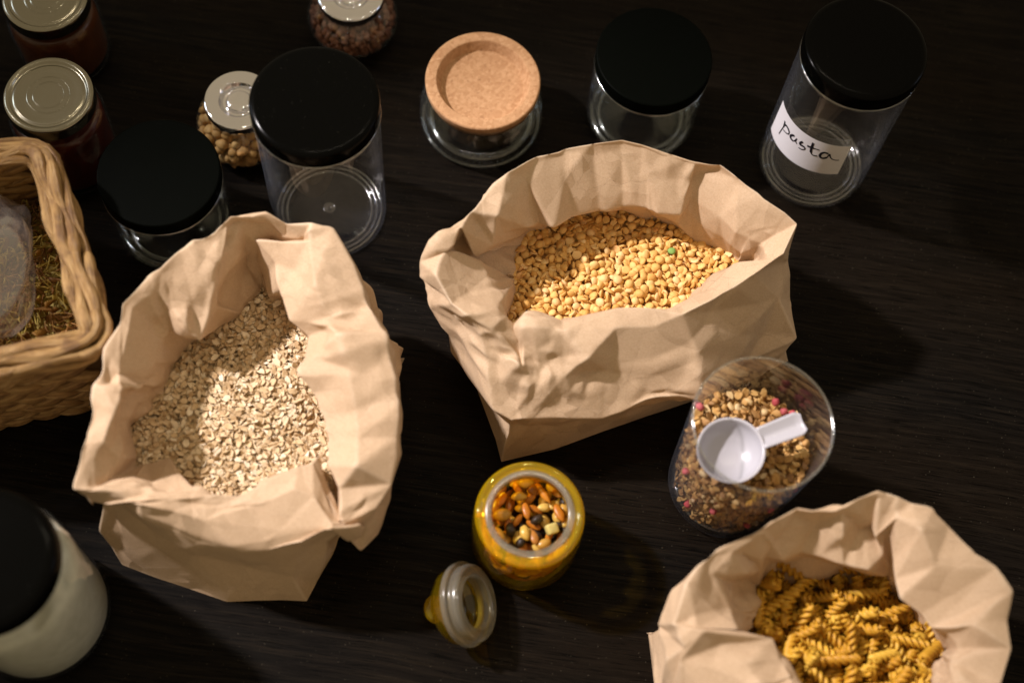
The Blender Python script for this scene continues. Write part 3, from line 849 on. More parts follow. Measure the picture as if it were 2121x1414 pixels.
[[-19.24,-17.87,4.0],[-19.24,-17.87,6.5],[-18.8,-18.25,9.0],[-18.64,-18.36,10.0],[-19.95,-19.1,10.2],[-21.3,-19.87,9.9],[-21.02,-20.45,9.1],[-20.91,-20.12,9.25],[-20.83,-22.63,0.0]],
[[-20.82,-17.77,4.0],[-20.82,-17.77,6.5],[-20.3,-18.2,9.2],[-20.12,-18.31,10.2],[-21.47,-19.17,10.4],[-22.91,-19.94,10.3],[-23.11,-20.4,9.7],[-22.95,-20.09,9.85],[-23.51,-22.13,0.0]],
[[-22.79,-15.09,4.0],[-22.79,-15.09,6.5],[-22.66,-18.0,9.7],[-22.93,-18.72,10.6],[-23.96,-19.23,10.7],[-25.25,-19.36,9.2],[-25.72,-19.42,7.8],[-25.5,-19.15,7.95],[-26.06,-21.54,0.0]],
[[-24.48,-15.58,3.9],[-24.48,-15.58,6.4],[-24.07,-17.63,10.0],[-25.23,-19.09,11.0],[-26.3,-19.4,11.2],[-26.74,-19.27,9.8],[-26.71,-19.31,8.6],[-26.45,-19.07,8.75],[-26.63,-20.36,0.6]]]
PAS = [
[[19.4,-21.32,3.3],[19.4,-21.32,5.8],[16.76,-22.92,9.5],[14.51,-23.08,11.2],[12.88,-22.95,10.6],[12.35,-22.35,7.12],[13.14,-22.99,6.0],[13.47,-23.08,6.15],[12.6,-21.5,0.05]],
[[19.26,-20.09,3.3],[19.26,-20.09,5.8],[16.89,-21.31,9.5],[14.8,-21.73,11.2],[13.58,-20.36,11.4],[13.15,-20.68,8.0],[12.86,-21.26,3.5],[13.17,-21.42,3.65],[12.44,-21.47,0.0]],
[[19.22,-18.95,3.4],[19.22,-18.95,5.9],[16.99,-19.62,9.8],[15.29,-19.56,11.6],[14.59,-18.87,12.0],[14.26,-19.33,8.06],[14.37,-20.02,4.59],[14.65,-20.22,4.74],[14.69,-21.05,0.05]],
[[19.19,-17.89,3.4],[19.19,-17.89,5.9],[17.65,-18.72,10.0],[16.21,-18.07,12.0],[15.5,-17.65,12.4],[15.45,-18.34,8.32],[15.78,-19.29,4.74],[16.03,-19.53,4.89],[16.36,-20.69,0.05]],
[[20.15,-16.95,3.5],[20.15,-16.95,6.0],[18.82,-17.81,9.5],[18.13,-16.53,12.4],[17.22,-16.54,12.6],[17.22,-17.44,8.46],[17.51,-18.61,4.82],[17.73,-18.89,4.97],[18.03,-20.33,0.05]],
[[21.02,-16.52,3.5],[21.02,-16.52,6.0],[20.15,-17.39,9.5],[19.11,-16.6,11.8],[18.85,-15.39,12.7],[18.92,-16.5,8.53],[19.22,-17.92,4.86],[19.38,-18.23,5.01],[19.71,-19.97,0.05]],
[[22.2,-16.02,3.5],[22.2,-16.02,6.0],[21.43,-16.76,9.3],[20.8,-15.7,11.2],[20.14,-14.37,12.8],[20.39,-15.68,8.59],[20.78,-17.29,4.89],[20.91,-17.62,5.04],[21.38,-19.61,0.05]],
[[23.6,-16.0,3.5],[23.6,-16.0,6.0],[22.79,-16.72,9.3],[22.16,-15.38,11.2],[21.25,-14.62,12.8],[21.72,-15.72,8.59],[22.27,-17.15,4.89],[22.37,-17.49,5.04],[23.05,-19.25,0.05]],
[[25.19,-16.21,3.5],[25.19,-16.21,6.0],[24.32,-16.88,9.3],[23.75,-14.63,11.2],[23.25,-14.01,13.0],[23.82,-15.14,8.73],[24.38,-16.63,4.97],[24.42,-16.98,5.12],[25.14,-18.8,0.05]],
[[27.01,-16.49,3.5],[27.01,-16.49,6.0],[25.95,-17.17,9.3],[25.35,-14.28,11.2],[25.47,-12.92,13.2],[26.08,-14.26,8.86],[26.58,-15.94,5.05],[26.56,-16.29,5.2],[27.23,-18.35,0.05]],
[[28.41,-16.44,3.5],[28.41,-16.44,6.0],[27.0,-16.2,9.5],[25.98,-15.4,10.8],[26.73,-13.02,13.1],[27.66,-14.19,8.79],[28.39,-15.7,5.01],[28.34,-16.05,5.16],[29.32,-17.9,0.05]],
[[28.72,-16.78,3.5],[28.72,-16.78,6.0],[26.54,-14.87,11.0],[26.94,-14.36,12.7],[27.74,-13.19,13.0],[29.06,-14.16,8.73],[30.1,-15.49,4.97],[30.01,-15.83,5.12],[31.41,-17.45,0.05]],
[[29.41,-17.1,3.5],[29.41,-17.1,6.0],[26.86,-16.92,10.8],[28.53,-15.0,12.9],[29.23,-13.56,13.0],[30.8,-14.27,8.73],[32.0,-15.36,4.97],[31.88,-15.69,5.12],[33.5,-17.0,0.05]],
[[29.93,-17.72,3.5],[29.93,-17.72,6.0],[27.33,-18.07,10.6],[29.53,-16.09,12.8],[30.5,-14.36,12.9],[31.79,-15.28,8.66],[32.7,-16.52,4.93],[32.55,-16.83,5.08],[33.8,-18.35,0.05]],
[[30.62,-18.66,3.5],[30.62,-18.66,6.0],[27.99,-19.08,10.5],[30.12,-18.03,12.5],[32.11,-16.14,12.8],[33.04,-16.95,8.59],[33.55,-18.07,4.89],[33.34,-18.35,5.04],[34.1,-19.7,0.05]],
[[31.41,-19.58,3.5],[31.41,-19.58,6.0],[29.04,-20.36,10.3],[31.57,-18.41,11.8],[33.45,-16.91,12.7],[34.08,-17.96,8.53],[34.28,-19.23,4.86],[34.04,-19.48,5.01],[34.4,-21.05,0.05]],
[[32.08,-20.37,3.5],[32.08,-20.37,6.0],[29.86,-21.3,10.2],[32.1,-18.95,11.2],[34.46,-18.32,12.5],[34.92,-19.48,8.39],[34.92,-20.8,4.78],[34.65,-21.02,4.93],[34.76,-22.67,0.05]],
[[32.69,-21.03,3.5],[32.69,-21.03,6.0],[31.02,-21.26,9.8],[32.42,-20.75,11.8],[34.58,-20.07,12.2],[35.15,-21.27,8.19],[35.23,-22.59,4.67],[34.93,-22.77,4.82],[35.15,-24.43,0.05]],
[[32.69,-21.29,3.5],[32.69,-21.29,6.0],[31.54,-21.97,9.8],[32.48,-22.73,11.6],[34.6,-21.89,11.8],[35.33,-23.13,7.92],[35.51,-24.41,4.51],[35.18,-24.55,4.67],[35.54,-26.18,0.05]],
[[32.22,-22.09,3.5],[32.22,-22.09,6.0],[31.15,-22.73,9.8],[32.01,-23.5,11.2],[34.51,-24.11,11.2],[35.41,-25.24,7.52],[35.71,-26.33,4.29],[35.37,-26.4,4.44],[35.9,-27.8,0.05]],
[[31.66,-23.22,3.5],[31.66,-23.22,6.0],[30.54,-23.89,9.8],[31.74,-25.18,10.6],[34.16,-26.1,10.6],[35.3,-27.2,7.12],[35.81,-28.16,4.06],[35.46,-28.16,4.21],[36.26,-29.42,0.05]],
[[31.16,-24.53,3.5],[31.16,-24.53,6.0],[30.17,-25.29,9.6],[30.77,-26.33,10.2],[32.97,-28.04,10.2],[34.57,-28.95,6.85],[35.5,-29.64,3.91],[35.16,-29.56,4.06],[36.5,-30.5,0.05]],
[[28.86,-25.8,3.5],[28.86,-25.8,6.0],[27.97,-26.67,9.0],[27.71,-27.14,9.9],[28.26,-28.34,10.2],[29.98,-29.61,6.85],[31.07,-30.48,3.91],[30.77,-30.3,4.06],[32.3,-31.5,0.05]],
[[25.9,-26.18,3.5],[25.9,-26.18,6.0],[25.11,-27.04,9.0],[24.88,-27.5,9.9],[24.52,-28.81,10.2],[25.35,-30.56,6.85],[26.09,-31.6,3.91],[26.09,-31.25,4.06],[27.05,-32.75,0.05]],
[[23.74,-25.49,3.5],[23.74,-25.49,6.0],[22.92,-26.44,9.0],[22.65,-26.93,9.9],[21.69,-28.42,10.2],[21.38,-30.54,6.85],[21.49,-32.1,3.91],[21.76,-31.88,4.06],[21.8,-34.0,0.05]],
[[22.3,-25.18,3.5],[22.3,-25.18,6.0],[21.6,-25.48,9.0],[21.39,-25.5,9.9],[19.39,-26.73,10.3],[17.55,-28.63,9.0],[16.73,-30.35,7.2],[17.08,-30.31,7.35],[17.6,-35.0,0.05]],
[[21.61,-23.8,3.5],[21.61,-23.8,6.0],[20.93,-24.14,9.0],[20.7,-24.19,10.0],[17.92,-25.0,10.4],[14.61,-26.38,9.7],[14.62,-27.81,7.2],[14.97,-27.87,7.35],[15.5,-35.5,0.05]],
[[20.52,-22.49,3.5],[20.52,-22.49,6.0],[19.87,-22.86,9.0],[19.65,-22.93,10.0],[16.32,-23.9,10.8],[13.5,-25.46,10.1],[13.5,-26.41,7.5],[13.84,-26.5,7.65],[14.92,-32.7,0.05]],
[[18.28,-22.16,3.4],[18.28,-22.16,5.9],[17.64,-22.61,9.2],[17.44,-22.68,10.2],[14.75,-23.43,11.2],[13.06,-24.35,10.9],[12.88,-24.94,8.7],[13.21,-25.04,8.85],[13.76,-27.1,0.05]]]
ring_pea = make_bag('crumpled brown paper bag with rolled rim holding yellow split peas', PEA, 11)
ring_oat = make_bag('crumpled brown paper bag with rolled rim holding rolled oats', OAT, 5)
ring_pas = make_bag('crumpled brown paper bag with rolled rim holding spiral pasta', PAS, 23, (0.58, 0.17, 0.05, 0.34))

def grow(ring, d):
    p = ring[:, :2]
    c = p.mean(0)
    v = p - c
    return c + v * (1 + d / np.linalg.norm(v, axis=1, keepdims=True))

rg = np.random.default_rng(4)
R_ = random.Random(8)

def bumpy(z0, amp, f, ph):
    return lambda x, y: z0 + amp * (math.sin(x * f + ph) * math.cos(y * f * 1.2 + ph * 2) + 0.5 * math.sin(x * f * 2.3 - y * f * 1.7 + ph))

# split peas: half balls with a flat cut face, some chipped
def pea_mesh(k):
    q = R_.uniform(.85, 1.1)
    cut = R_.choice([0.0, 0.0, 0.15, -0.1])
    rot_ = R_.uniform(0, 6.28)
    def fn(th, ph):
        r = 0.345 * (1 + 0.06 * math.sin(2 * th + k) + 0.04 * math.sin(3 * th + 2 * k))
        x, y, z = r * math.sin(ph) * math.cos(th), r * q * math.sin(ph) * math.sin(th), r * 0.95 * math.cos(ph)
        if k in (1, 3, 6) and x > 0.12 * (k % 4):
            x = 0.12 * (k % 4) + (x - 0.12 * (k % 4)) * 0.12
        return (x * 1.04, y * 1.04, max(z * .58, -0.03 + cut * 0.15) if k != 4 else z * 0.9)
    V, F = blob(9, 6, fn)
    return new_mesh('split_pea', V, F, M['pea'])
pms = [pea_mesh(k) for k in range(7)]
poly = grow(ring_pea, 0.35)
zf = bumpy(6.3, 0.22, 0.5, 1.0)
specs = []
for lay, (d, dz) in enumerate([(0.56, 0.12), (0.45, -0.03), (0.46, -0.22)]):
    for x, y in darts(poly, d, rg):
        tilt = R_.gauss(0, 0.75)
        e = (tilt if R_.random() < .6 else math.pi + tilt, R_.gauss(0, .7), R_.uniform(0, 6.28))
        specs.append((R_.choice(pms), (x, y, zf(x, y) + dz + R_.gauss(0, .05)), e, R_.uniform(.85, 1.12)))
gi = min(range(250), key=lambda i: (specs[i][1][0] - (11.08, 6.57, 6.5)[0]) ** 2 + (specs[i][1][1] - (11.08, 6.57, 6.5)[1]) ** 2)
gp = specs.pop(gi)
gm = gp[0].copy(); gm.materials.clear(); gm.materials.append(M['green'])
tag(link('split_pea', gm, None, (gp[1][0], gp[1][1], gp[1][2] + .12), gp[2], 0.9), 'single pale green split pea among the yellow ones', 'split pea')
place_many(specs, 'split_pea', 'yellow split pea heaped in the widest paper bag', 'split pea', 'yellow split peas in the paper bag', 300,
           'split_pea_heap', 'heap of yellow split peas filling the widest paper bag', None,
           heap(poly, lambda x, y: zf(x, y) - 0.45))

# rolled oats: thin cupped flakes
def oat_mesh(k, big=1.0, mat='oat', name='oat_flake'):
    a, b = R_.uniform(.34, .46) * big, R_.uniform(.22, .28) * big
    t = R_.uniform(.016, .026) * big
    cup, tw = R_.uniform(-.35, .35), R_.uniform(-.5, .5)
    def fn(th, ph):
        rr = math.sin(ph)
        x = a * rr * math.cos(th) * (1 + .10 * math.sin(2 * th + k) + .07 * math.sin(5 * th + 2 * k))
        y = b * rr * math.sin(th) * (1 + .12 * math.sin(3 * th + k * 1.7))
        z = t * math.cos(ph) + cup * (x * x + y * y) / (a * 1.6) + tw * x * y
        z -= 0.05 * big * math.exp(-(y / (0.10 * b)) ** 2 * .2) * (1 if math.cos(ph) > 0 else 0)
        return (x, y, z)
    V, F = blob(10, 4, fn)
    return new_mesh(name, V, F, M[mat])
oms = [oat_mesh(k) for k in range(9)]
poly = grow(ring_oat, 0.4)
zo = bumpy(6.55, 0.25, 0.35, 2.2)
specs = []
for lay, (d, dz) in enumerate([(0.44, 0.15), (0.31, 0.07), (0.33, -0.05)]):
    for x, y in darts(poly, d, rg):
        e = (R_.gauss(0, .42), R_.gauss(0, .42), R_.uniform(0, 6.28))
        specs.append((R_.choice(oms), (x, y, zo(x, y) + dz + R_.gauss(0, .05)), e, R_.uniform(.66, 1.06)))
c0 = np.array((-14.92, -11.11, 7.6)[:2])
top = [s for s in specs if s[1][2] - zo(s[1][0], s[1][1]) > 0.08]
low = [s for s in specs if s[1][2] - zo(s[1][0], s[1][1]) <= 0.08]
top.sort(key=lambda s: (s[1][1]))
place_many(top + low, 'oat_flake', 'pale rolled oat flake heaped in the tall narrow paper bag', 'oat flake', 'rolled oat flakes in the paper bag', 300,
           'oat_heap', 'heap of rolled oat flakes filling the tall narrow paper bag', None,
           heap(poly, lambda x, y: zo(x, y) - 0.3))

# fusilli: three fins wound about a core
def fusilli_mesh(k):
    L, turns = R_.uniform(3.0, 3.7), R_.uniform(2.3, 2.9)
    bend = R_.uniform(-.25, .25)
    NL, NS = 38, 12
    V, F = [], []
    for i in range(NL):
        t = i / (NL - 1)
        w = t * turns * 2 * math.pi * 0.84
        end = min(1, 8 * t + .55, 8 * (1 - t) + .55)
        for j in range(NS):
            a = 2 * math.pi * j / NS
            r = (0.15 + 0.32 * (0.5 + 0.5 * math.cos(3 * a)) ** 0.8) * end
            V.append(((t - .5) * L, r * math.cos(a + w) + bend * (2 * t - 1) ** 2, r * math.sin(a + w)))
    for i in range(NL - 1):
        for j in range(NS):
            j2 = (j + 1) % NS
            F.append((i * NS + j, i * NS + j2, (i + 1) * NS + j2, (i + 1) * NS + j))
    F.append(tuple(range(NS))); F.append(tuple((NL - 1) * NS + j for j in range(NS))[::-1])
    return new_mesh('fusilli', V, F, M['fusilli'])
fms = [fusilli_mesh(k) for k in range(5)]
poly = grow(ring_pas, 0.5)
zp0 = bumpy(5.3, 0.45, 0.35, .6)
zp = lambda x, y: zp0(x, y) - 0.10 * (y + 23)
specs = []
for d, dz in [(1.45, 0.45), (1.05, -0.25), (1.1, -1.0)]:
    for x, y in darts(poly, d, rg):
        e = (R_.uniform(0, 6.28), R_.gauss(0, .55), R_.uniform(0, 6.28))
        specs.append((R_.choice(fms), (x, y, zp(x, y) + dz + R_.gauss(0, .15)), e, R_.uniform(.9, 1.05)))
place_many(specs, 'fusilli', 'yellow spiral pasta heaped in the paper bag at the corner', 'pasta', 'spiral pasta pieces in the paper bag', 300,
           'fusilli_heap', 'heap of yellow spiral pasta filling the paper bag at the corner', None,
           heap(poly, lambda x, y: zp(x, y) - 1.4))

# ------------------------------------------------------------------ tall jars and short jars with black lids
def ring_prof(R, r):
    return [(R + r * math.cos(a), r + r * math.sin(a)) for a in np.linspace(0, 2 * math.pi, 9)]

def tall_jar(label, x, y, R, h, gate):
    t = thing('storage_jar', label, 'jar', (x, y, 0), group='tall clear jars with black lids')
    lidh = 1.5
    top = h - lidh
    Ro = R - .05
    part('jar_body', t, [(0, .22), (R - 1.7, .22), (R - 1.3, .03), (R - .45, .03), (Ro, .45), (Ro, top - .5), (Ro - .12, top - .2), (Ro - .12, top + .6)], M['plastic'], 96, .5)
    part('inner_wall', t, [(0, .5), (R - 1.6, .5), (R - 1.1, .40), (Ro - .3, .95), (Ro - .24, top), (Ro - .24, top + .6)], M['plastic'], 96, .35)
    for k, rr in enumerate((R - .45, R - .8, R - 1.2)):
        part('base_ring', t, [(rr + .10 * math.cos(a), .42 + .10 * math.sin(a)) for a in np.linspace(0, 2 * math.pi, 9)], M['ringglass'], 72, 0)
    part('neck_ring', t, [(R + .02, top - .30), (R + .06, top - .18), (R + .02, top - .06), (R - .12, top - .06), (R - .12, top - .3), (R + .02, top - .3)], M['ringglass'], 96, .05)
    if gate:
        part('moulding_mark', t, [(.08, .60), (.14, .62), (.2, .60)] + [(.38, .58), (.44, .62), (.5, .58)], M['ringglass'], 32, .03)
    part('lid', t, [(0, h), (R - .35, h), (R - .02, h - .14), (R + .03, h - .4), (R + .03, top), (R - .15, top), (R - .15, top + .3), (0, top + .3)], M['gloss_black'], 96, .12)
    return t

tj = tall_jar('tall clear jar with black lid behind the oat bag', -16.06, 9.32, 4.61, 16.6, True)
pj = tall_jar('tall clear jar with black lid and handwritten white pasta label', 22.94, 19.73, 4.55, 17.0, False)

LAB = [
(-2.99,9.69),
(-1.393,10.36),
(-1.385,6.14),
(-3.01,5.37)]
INK = [
[(-2.691,8.82),(-2.677,8.66),(-2.667,8.4),(-2.669,8.02),(-2.687,7.47),(-2.704,6.86)],
[(-2.655,8.52),(-2.633,8.63),(-2.583,8.69),(-2.531,8.62),(-2.501,8.48),(-2.496,8.27),(-2.518,8.11),(-2.565,7.99),(-2.643,7.88)],
[(-2.37,8.73),(-2.399,8.66),(-2.432,8.47),(-2.443,8.27),(-2.429,8.13),(-2.4,8.08),(-2.361,8.1),(-2.334,8.22),(-2.32,8.51),(-2.309,8.7),(-2.315,8.45),(-2.303,8.28),(-2.272,8.14)],
[(-2.185,8.9),(-2.217,8.65),(-2.214,8.4),(-2.162,8.43),(-2.113,8.42),(-2.111,8.16),(-2.153,7.97),(-2.216,7.91)],
[(-2.016,9.57),(-2.011,8.99),(-1.999,8.51),(-1.968,8.16),(-1.92,8.08),(-1.863,8.23)],
[(-2.092,8.83),(-2.006,8.91),(-1.944,9.0),(-1.869,9.05)],
[(-1.707,8.96),(-1.774,8.97),(-1.818,8.71),(-1.823,8.34),(-1.786,8.15),(-1.732,8.24),(-1.697,8.56),(-1.685,8.94),(-1.657,8.61),(-1.611,8.35),(-1.549,8.25),(-1.488,8.3)]]
def lab_pt(a, z, r):
    return (r * math.cos(a), r * math.sin(a), z)
V, F = [], []
NA, NZ = 36, 6
for i in range(NA + 1):
    s = i / NA
    for j in range(NZ + 1):
        q = j / NZ
        a = (LAB[0][0] * (1 - s) + LAB[1][0] * s) * (1 - q) + (LAB[3][0] * (1 - s) + LAB[2][0] * s) * q
        z = (LAB[0][1] * (1 - s) + LAB[1][1] * s) * (1 - q) + (LAB[3][1] * (1 - s) + LAB[2][1] * s) * q
        V.append(lab_pt(a, z, 4.535))
for i in range(NA):
    for j in range(NZ):
        F.append((i * (NZ + 1) + j, i * (NZ + 1) + j + 1, (i + 1) * (NZ + 1) + j + 1, (i + 1) * (NZ + 1) + j))
lab = link('label', new_mesh('label', V, F, M['label']), pj)
V, F = [], []
for s in INK:
    P = np.array(s)
    pts = []
    for i in range(len(P) - 1):
        for k in range(6):
            pts.append(catmull(P, i, k / 6, False))
    pts.append(P[-1])
    pts = np.array(pts)
    n = len(pts)
    for i in range(n):
        d = pts[min(i + 1, n - 1)] - pts[max(i - 1, 0)]
        d = np.array([d[0] * 4.55, d[1]]); d /= np.linalg.norm(d) + 1e-9
        w = 0.105 * (0.55 + 0.45 * math.sin(math.pi * min(1, (i + 1.5) / (n * .55)))) if i > n * .5 else 0.105
        nx, nz = -d[1] * w / 4.55, d[0] * w
        V.append(lab_pt(pts[i][0] + nx, pts[i][1] + nz, 4.55)); V.append(lab_pt(pts[i][0] - nx, pts[i][1] - nz, 4.55))
    b = len(V) - 2 * n
    for i in range(n - 1):
        F.append((b + 2 * i, b + 2 * i + 1, b + 2 * i + 3, b + 2 * i + 2))
link('lettering', new_mesh('lettering', V, F, M['ink']), lab)

def short_jar(label, x, y, R, h):
    t = thing('storage_jar', label, 'jar', (x, y, 0), group='short clear jars with matte black lids')
    top = h - 1.35
    part('jar_body', t, [(0, .9), (1.2, .8), (R - 1.8, .3), (R - 1.3, .03), (R - .6, .03), (R - .05, .7), (R - .05, top), (R - .2, top + .5)], M['thick'], 96, .8)
    part('inner_wall', t, [(0, 1.25), (1.3, 1.1), (R - 1.7, .75), (R - 1.1, .7), (R - .38, 1.5), (R - .32, top + .5)], M['glass'], 96, .6)
    part('base_glint_ring', t, [(R - .52 + .2 * math.cos(a), .55 + .2 * math.sin(a)) for a in np.linspace(0, 2 * math.pi, 13)], M['ringglass'], 72, 0)  # added ring catching highlights in place of caustics in the base
    part('base_ring', t, [(R - 1.1 + .16 * math.cos(a), .42 + .16 * math.sin(a)) for a in np.linspace(0, 2 * math.pi, 9)], M['ringglass'], 72, 0)
    part('neck_ring', t, [(R - .02, top - .34), (R + .04, top - .2), (R - .02, top - .05), (R - .3, top - .05), (R - .3, top - .34), (R - .02, top - .34)], M['ringglass'], 96, .05)
    part('lid', t, [(0, h), (R - .1, h), (R, h - .07), (R, top), (R - .15, top), (R - .15, top + .3), (0, top + .3)], M['matte_black'], 96, .05)
    return t
short_jar('short clear jar with matte black lid between the cork and pasta jars', 8.22, 22.06, 4.62, 9.0)
short_jar('short clear jar with matte black lid in shade beside the basket', -28.0, 6.4, 4.6, 8.3)

# ------------------------------------------------------------------ cork jar
t = thing('cork_jar', 'squat embossed glass jar closed with a dished cork lid', 'jar', (-5.06, 19.92, 0))
part('jar_body', t, [(0, .55), (2.4, .45), (3.9, .05), (4.85, .03), (5.1, .4), (5.1, 1.9), (4.95, 2.9), (4.55, 3.7), (4.25, 4.1), (4.25, 4.3)], M['thick'], 96, .4)
part('inner_wall', t, [(0, .95), (2.6, .85), (3.7, .6), (4.6, 1.1), (4.74, 2.0), (4.55, 3.0), (4.0, 3.8), (3.9, 4.9)], M['glass'], 96, .4)
part('rim', t, [(3.9, 4.2), (4.30, 4.2), (4.46, 4.45), (4.46, 4.8), (4.3, 4.98), (3.9, 4.98), (3.9, 4.2)], M['glass_solid'], 96, .1)
part('base_glint_ring', t, [(4.84 + .12 * math.cos(a), .26 + .12 * math.sin(a)) for a in np.linspace(0, 2 * math.pi, 9)], M['ringglass'], 96, 0)  # added ring for a glint along the foot, in place of caustics
part('base_ring', t, [(4.15 + .2 * math.cos(a), .3 + .2 * math.sin(a)) for a in np.linspace(0, 2 * math.pi, 9)], M['ringglass'], 96, 0)
V, F = [], []
for i in range(64):                                  # the row of small ribs moulded round the foot
    a = 2 * math.pi * i / 64
    c, s_ = math.cos(a), math.sin(a)
    b = len(V)
    v, f = blob(6, 4, lambda th, ph: (0.08 * math.sin(ph) * math.cos(th), 0.10 * math.sin(ph) * math.sin(th), 0.40 * math.cos(ph)))
    for (px, py, pz) in v:
        rr = 5.04 + px + (pz * 0.06)
        V.append((rr * c - py * s_, rr * s_ + py * c, .95 + pz))
    F += [tuple(k + b for k in q) for q in f]
link('ribbed_band', new_mesh('ribbed_band', V, F, M['ringglass']), t)
V, F = [], []
for k in range(9):                                   # worn raised ornament on the front
    a0 = -1.75 + k * 0.085
    v, f = tube([(5.11 * math.cos(a0 + 0.035 * math.cos(w)), 5.11 * math.sin(a0 + .035 * math.cos(w)), 2.5 + 0.28 * math.sin(w * (1 + k % 2)) + .1 * math.sin(k * 2.1)) for w in np.linspace(0, 5.2, 12)], .05, 6)
    b = len(V)
    V += v; F += [tuple(i + b for i in q) for q in f]
link('embossing', new_mesh('embossing', V, F, M['ringglass']), t)
part('cork_lid', t, [(0, 4.85), (3.35, 4.85), (3.75, 5.75), (4.55, 5.75), (4.66, 5.62), (4.62, 5.05), (4.5, 4.99), (3.88, 4.99), (3.84, 3.9), (0, 3.9)], M['cork'], 96, .1)

# ------------------------------------------------------------------ round spice jars with chrome lids
def spice_jar(label, x, y, lid_h, body):
    t = thing('spice_jar', label, 'jar', (x, y, 0), group='round glass jars with chrome lids')
    h = lid_h
    part('jar_body', t, [(0, .12), (2.0, .10), (2.5, .03), (3.1, .35), (3.72, 1.3), (3.86, 2.3), (3.65, 3.2), (3.05, 4.0), (2.55, h - .75), (2.45, h - .3)], M['thick'], 80, .7)
    part('base_ring', t, [(2.5 + .13 * math.cos(a), .16 + .13 * math.sin(a)) for a in np.linspace(0, 2 * math.pi, 9)], M['ringglass'], 64, 0)
    part('lid', t, [(0, h - .12), (.82, h - .12), (.95, h - .2), (1.05, h - .5), (1.3, h - .5), (1.55, h - .12), (1.62, h), (2.62, h), (2.76, h - .10), (2.76, h - .95), (2.6, h - .95), (2.55, h - .7), (0, h - .7)], M['chrome'], 80, .1)
    return t

def shell_points(n, fn, seed):
    """n points spread over a lathe wall fn(t)->(r,z)"""
    rr = random.Random(seed)
    out = []
    ga = math.pi * (3 - 5 ** .5)
    ts = np.linspace(0, 1, 60)
    q = [fn(t) for t in ts]
    w = np.cumsum([0] + [math.hypot(q[i + 1][0] - q[i][0], q[i + 1][1] - q[i][1]) * (q[i + 1][0] + q[i][0]) / 2 for i in range(59)])
    for i in range(n):
        t = np.interp((i + .5) / n * w[-1], w, ts)
        r, z = fn(t)
        out.append((r, z, i * ga + rr.uniform(-.12, .12)))
    return out

PROF = [(0.4, .55), (2.3, .5), (2.95, .75), (3.3, 1.4), (3.42, 2.3), (3.2, 3.1), (2.55, 3.8), (2.0, 4.0)]
def spice_wall(sc):
    pr = np.array(PROF)
    L = np.concatenate([[0], np.cumsum(np.linalg.norm(np.diff(pr, axis=0), axis=1))])
    return lambda t: (float(np.interp(t * L[-1], L, pr[:, 0])) * sc, float(np.interp(t * L[-1], L, pr[:, 1])))

def fill_jar(x, y, wall, n, meshes, smin, smax, squash, seed):
    rr = random.Random(seed)
    sp = []
    for k, sc in enumerate((1.0, 0.82)):
        for r, z, a in shell_points(int(n * sc * sc), wall(sc), seed + k):
            r -= rr.uniform(0, .12)
            e = (rr.gauss(0, squash), math.pi / 2 * (r / 3.5) + rr.gauss(0, squash * .5), a) if squash < 2 else (rr.uniform(0, 6), rr.uniform(0, 6), rr.uniform(0, 6))
            sp.append((k, (rr.choice(meshes), (x + r * math.cos(a), y + r * math.sin(a), z + (0.05 if k else 0)), e, rr.uniform(smin, smax))))
    # those facing the camera side first
    sp.sort(key=lambda s: (s[0], -(s[1][1][2] * 1.0 - (s[1][1][1] - y) * 0.9)))
    return [s[1] for s in sp]

def chick_mesh(k):
    def fn(th, ph):
        r = 0.45 * (1 + .07 * math.sin(2 * th + k) * math.sin(ph) + .05 * math.cos(3 * ph + k))
        beak = 1 + .32 * max(0, math.cos(ph)) ** 8
        dent = 1 - .14 * math.exp(-((th - math.pi) / .35) ** 2) * math.sin(ph)
        return (r * dent * math.sin(ph) * math.cos(th), r * .93 * dent * math.sin(ph) * math.sin(th), r * beak * math.cos(ph))
    V, F = blob(10, 7, fn)
    return new_mesh('chickpea', V, F, M['chick'])
cms = [chick_mesh(k) for k in range(5)]
spice_jar('round glass jar of chickpeas with chrome lid', -24.0, 15.2, 5.6, None)
place_many(fill_jar(-24.0, 15.2, spice_wall, 150, cms, .88, 1.1, 3, 3), 'chickpea', 'dry beige chickpea inside the round chrome lidded jar', 'chickpea', 'chickpeas in the round jar', 300)

def lentil_mesh(k):
    def fn(th, ph):
        r = 0.31 * (1 + .04 * math.sin(2 * th + k))
        z = math.cos(ph)
        return (r * math.sin(ph) ** .8 * math.cos(th), r * math.sin(ph) ** .8 * math.sin(th), .15 * z)
    V, F = blob(9, 5, fn)
    return new_mesh('lentil', V, F, M['lentil'])
lms = [lentil_mesh(k) for k in range(4)]
spice_jar('round glass jar of brown lentils with chrome lid', -17.0, 26.9, 5.3, None)
place_many(fill_jar(-17.0, 26.9, spice_wall, 520, lms, .9, 1.15, .7, 6), 'lentil', 'flat brown lentil inside the round chrome lidded jar', 'lentil', 'brown lentils in the round jar', 300,
           'lentil_fill', 'brown lentils filling the rest of the round jar', None)

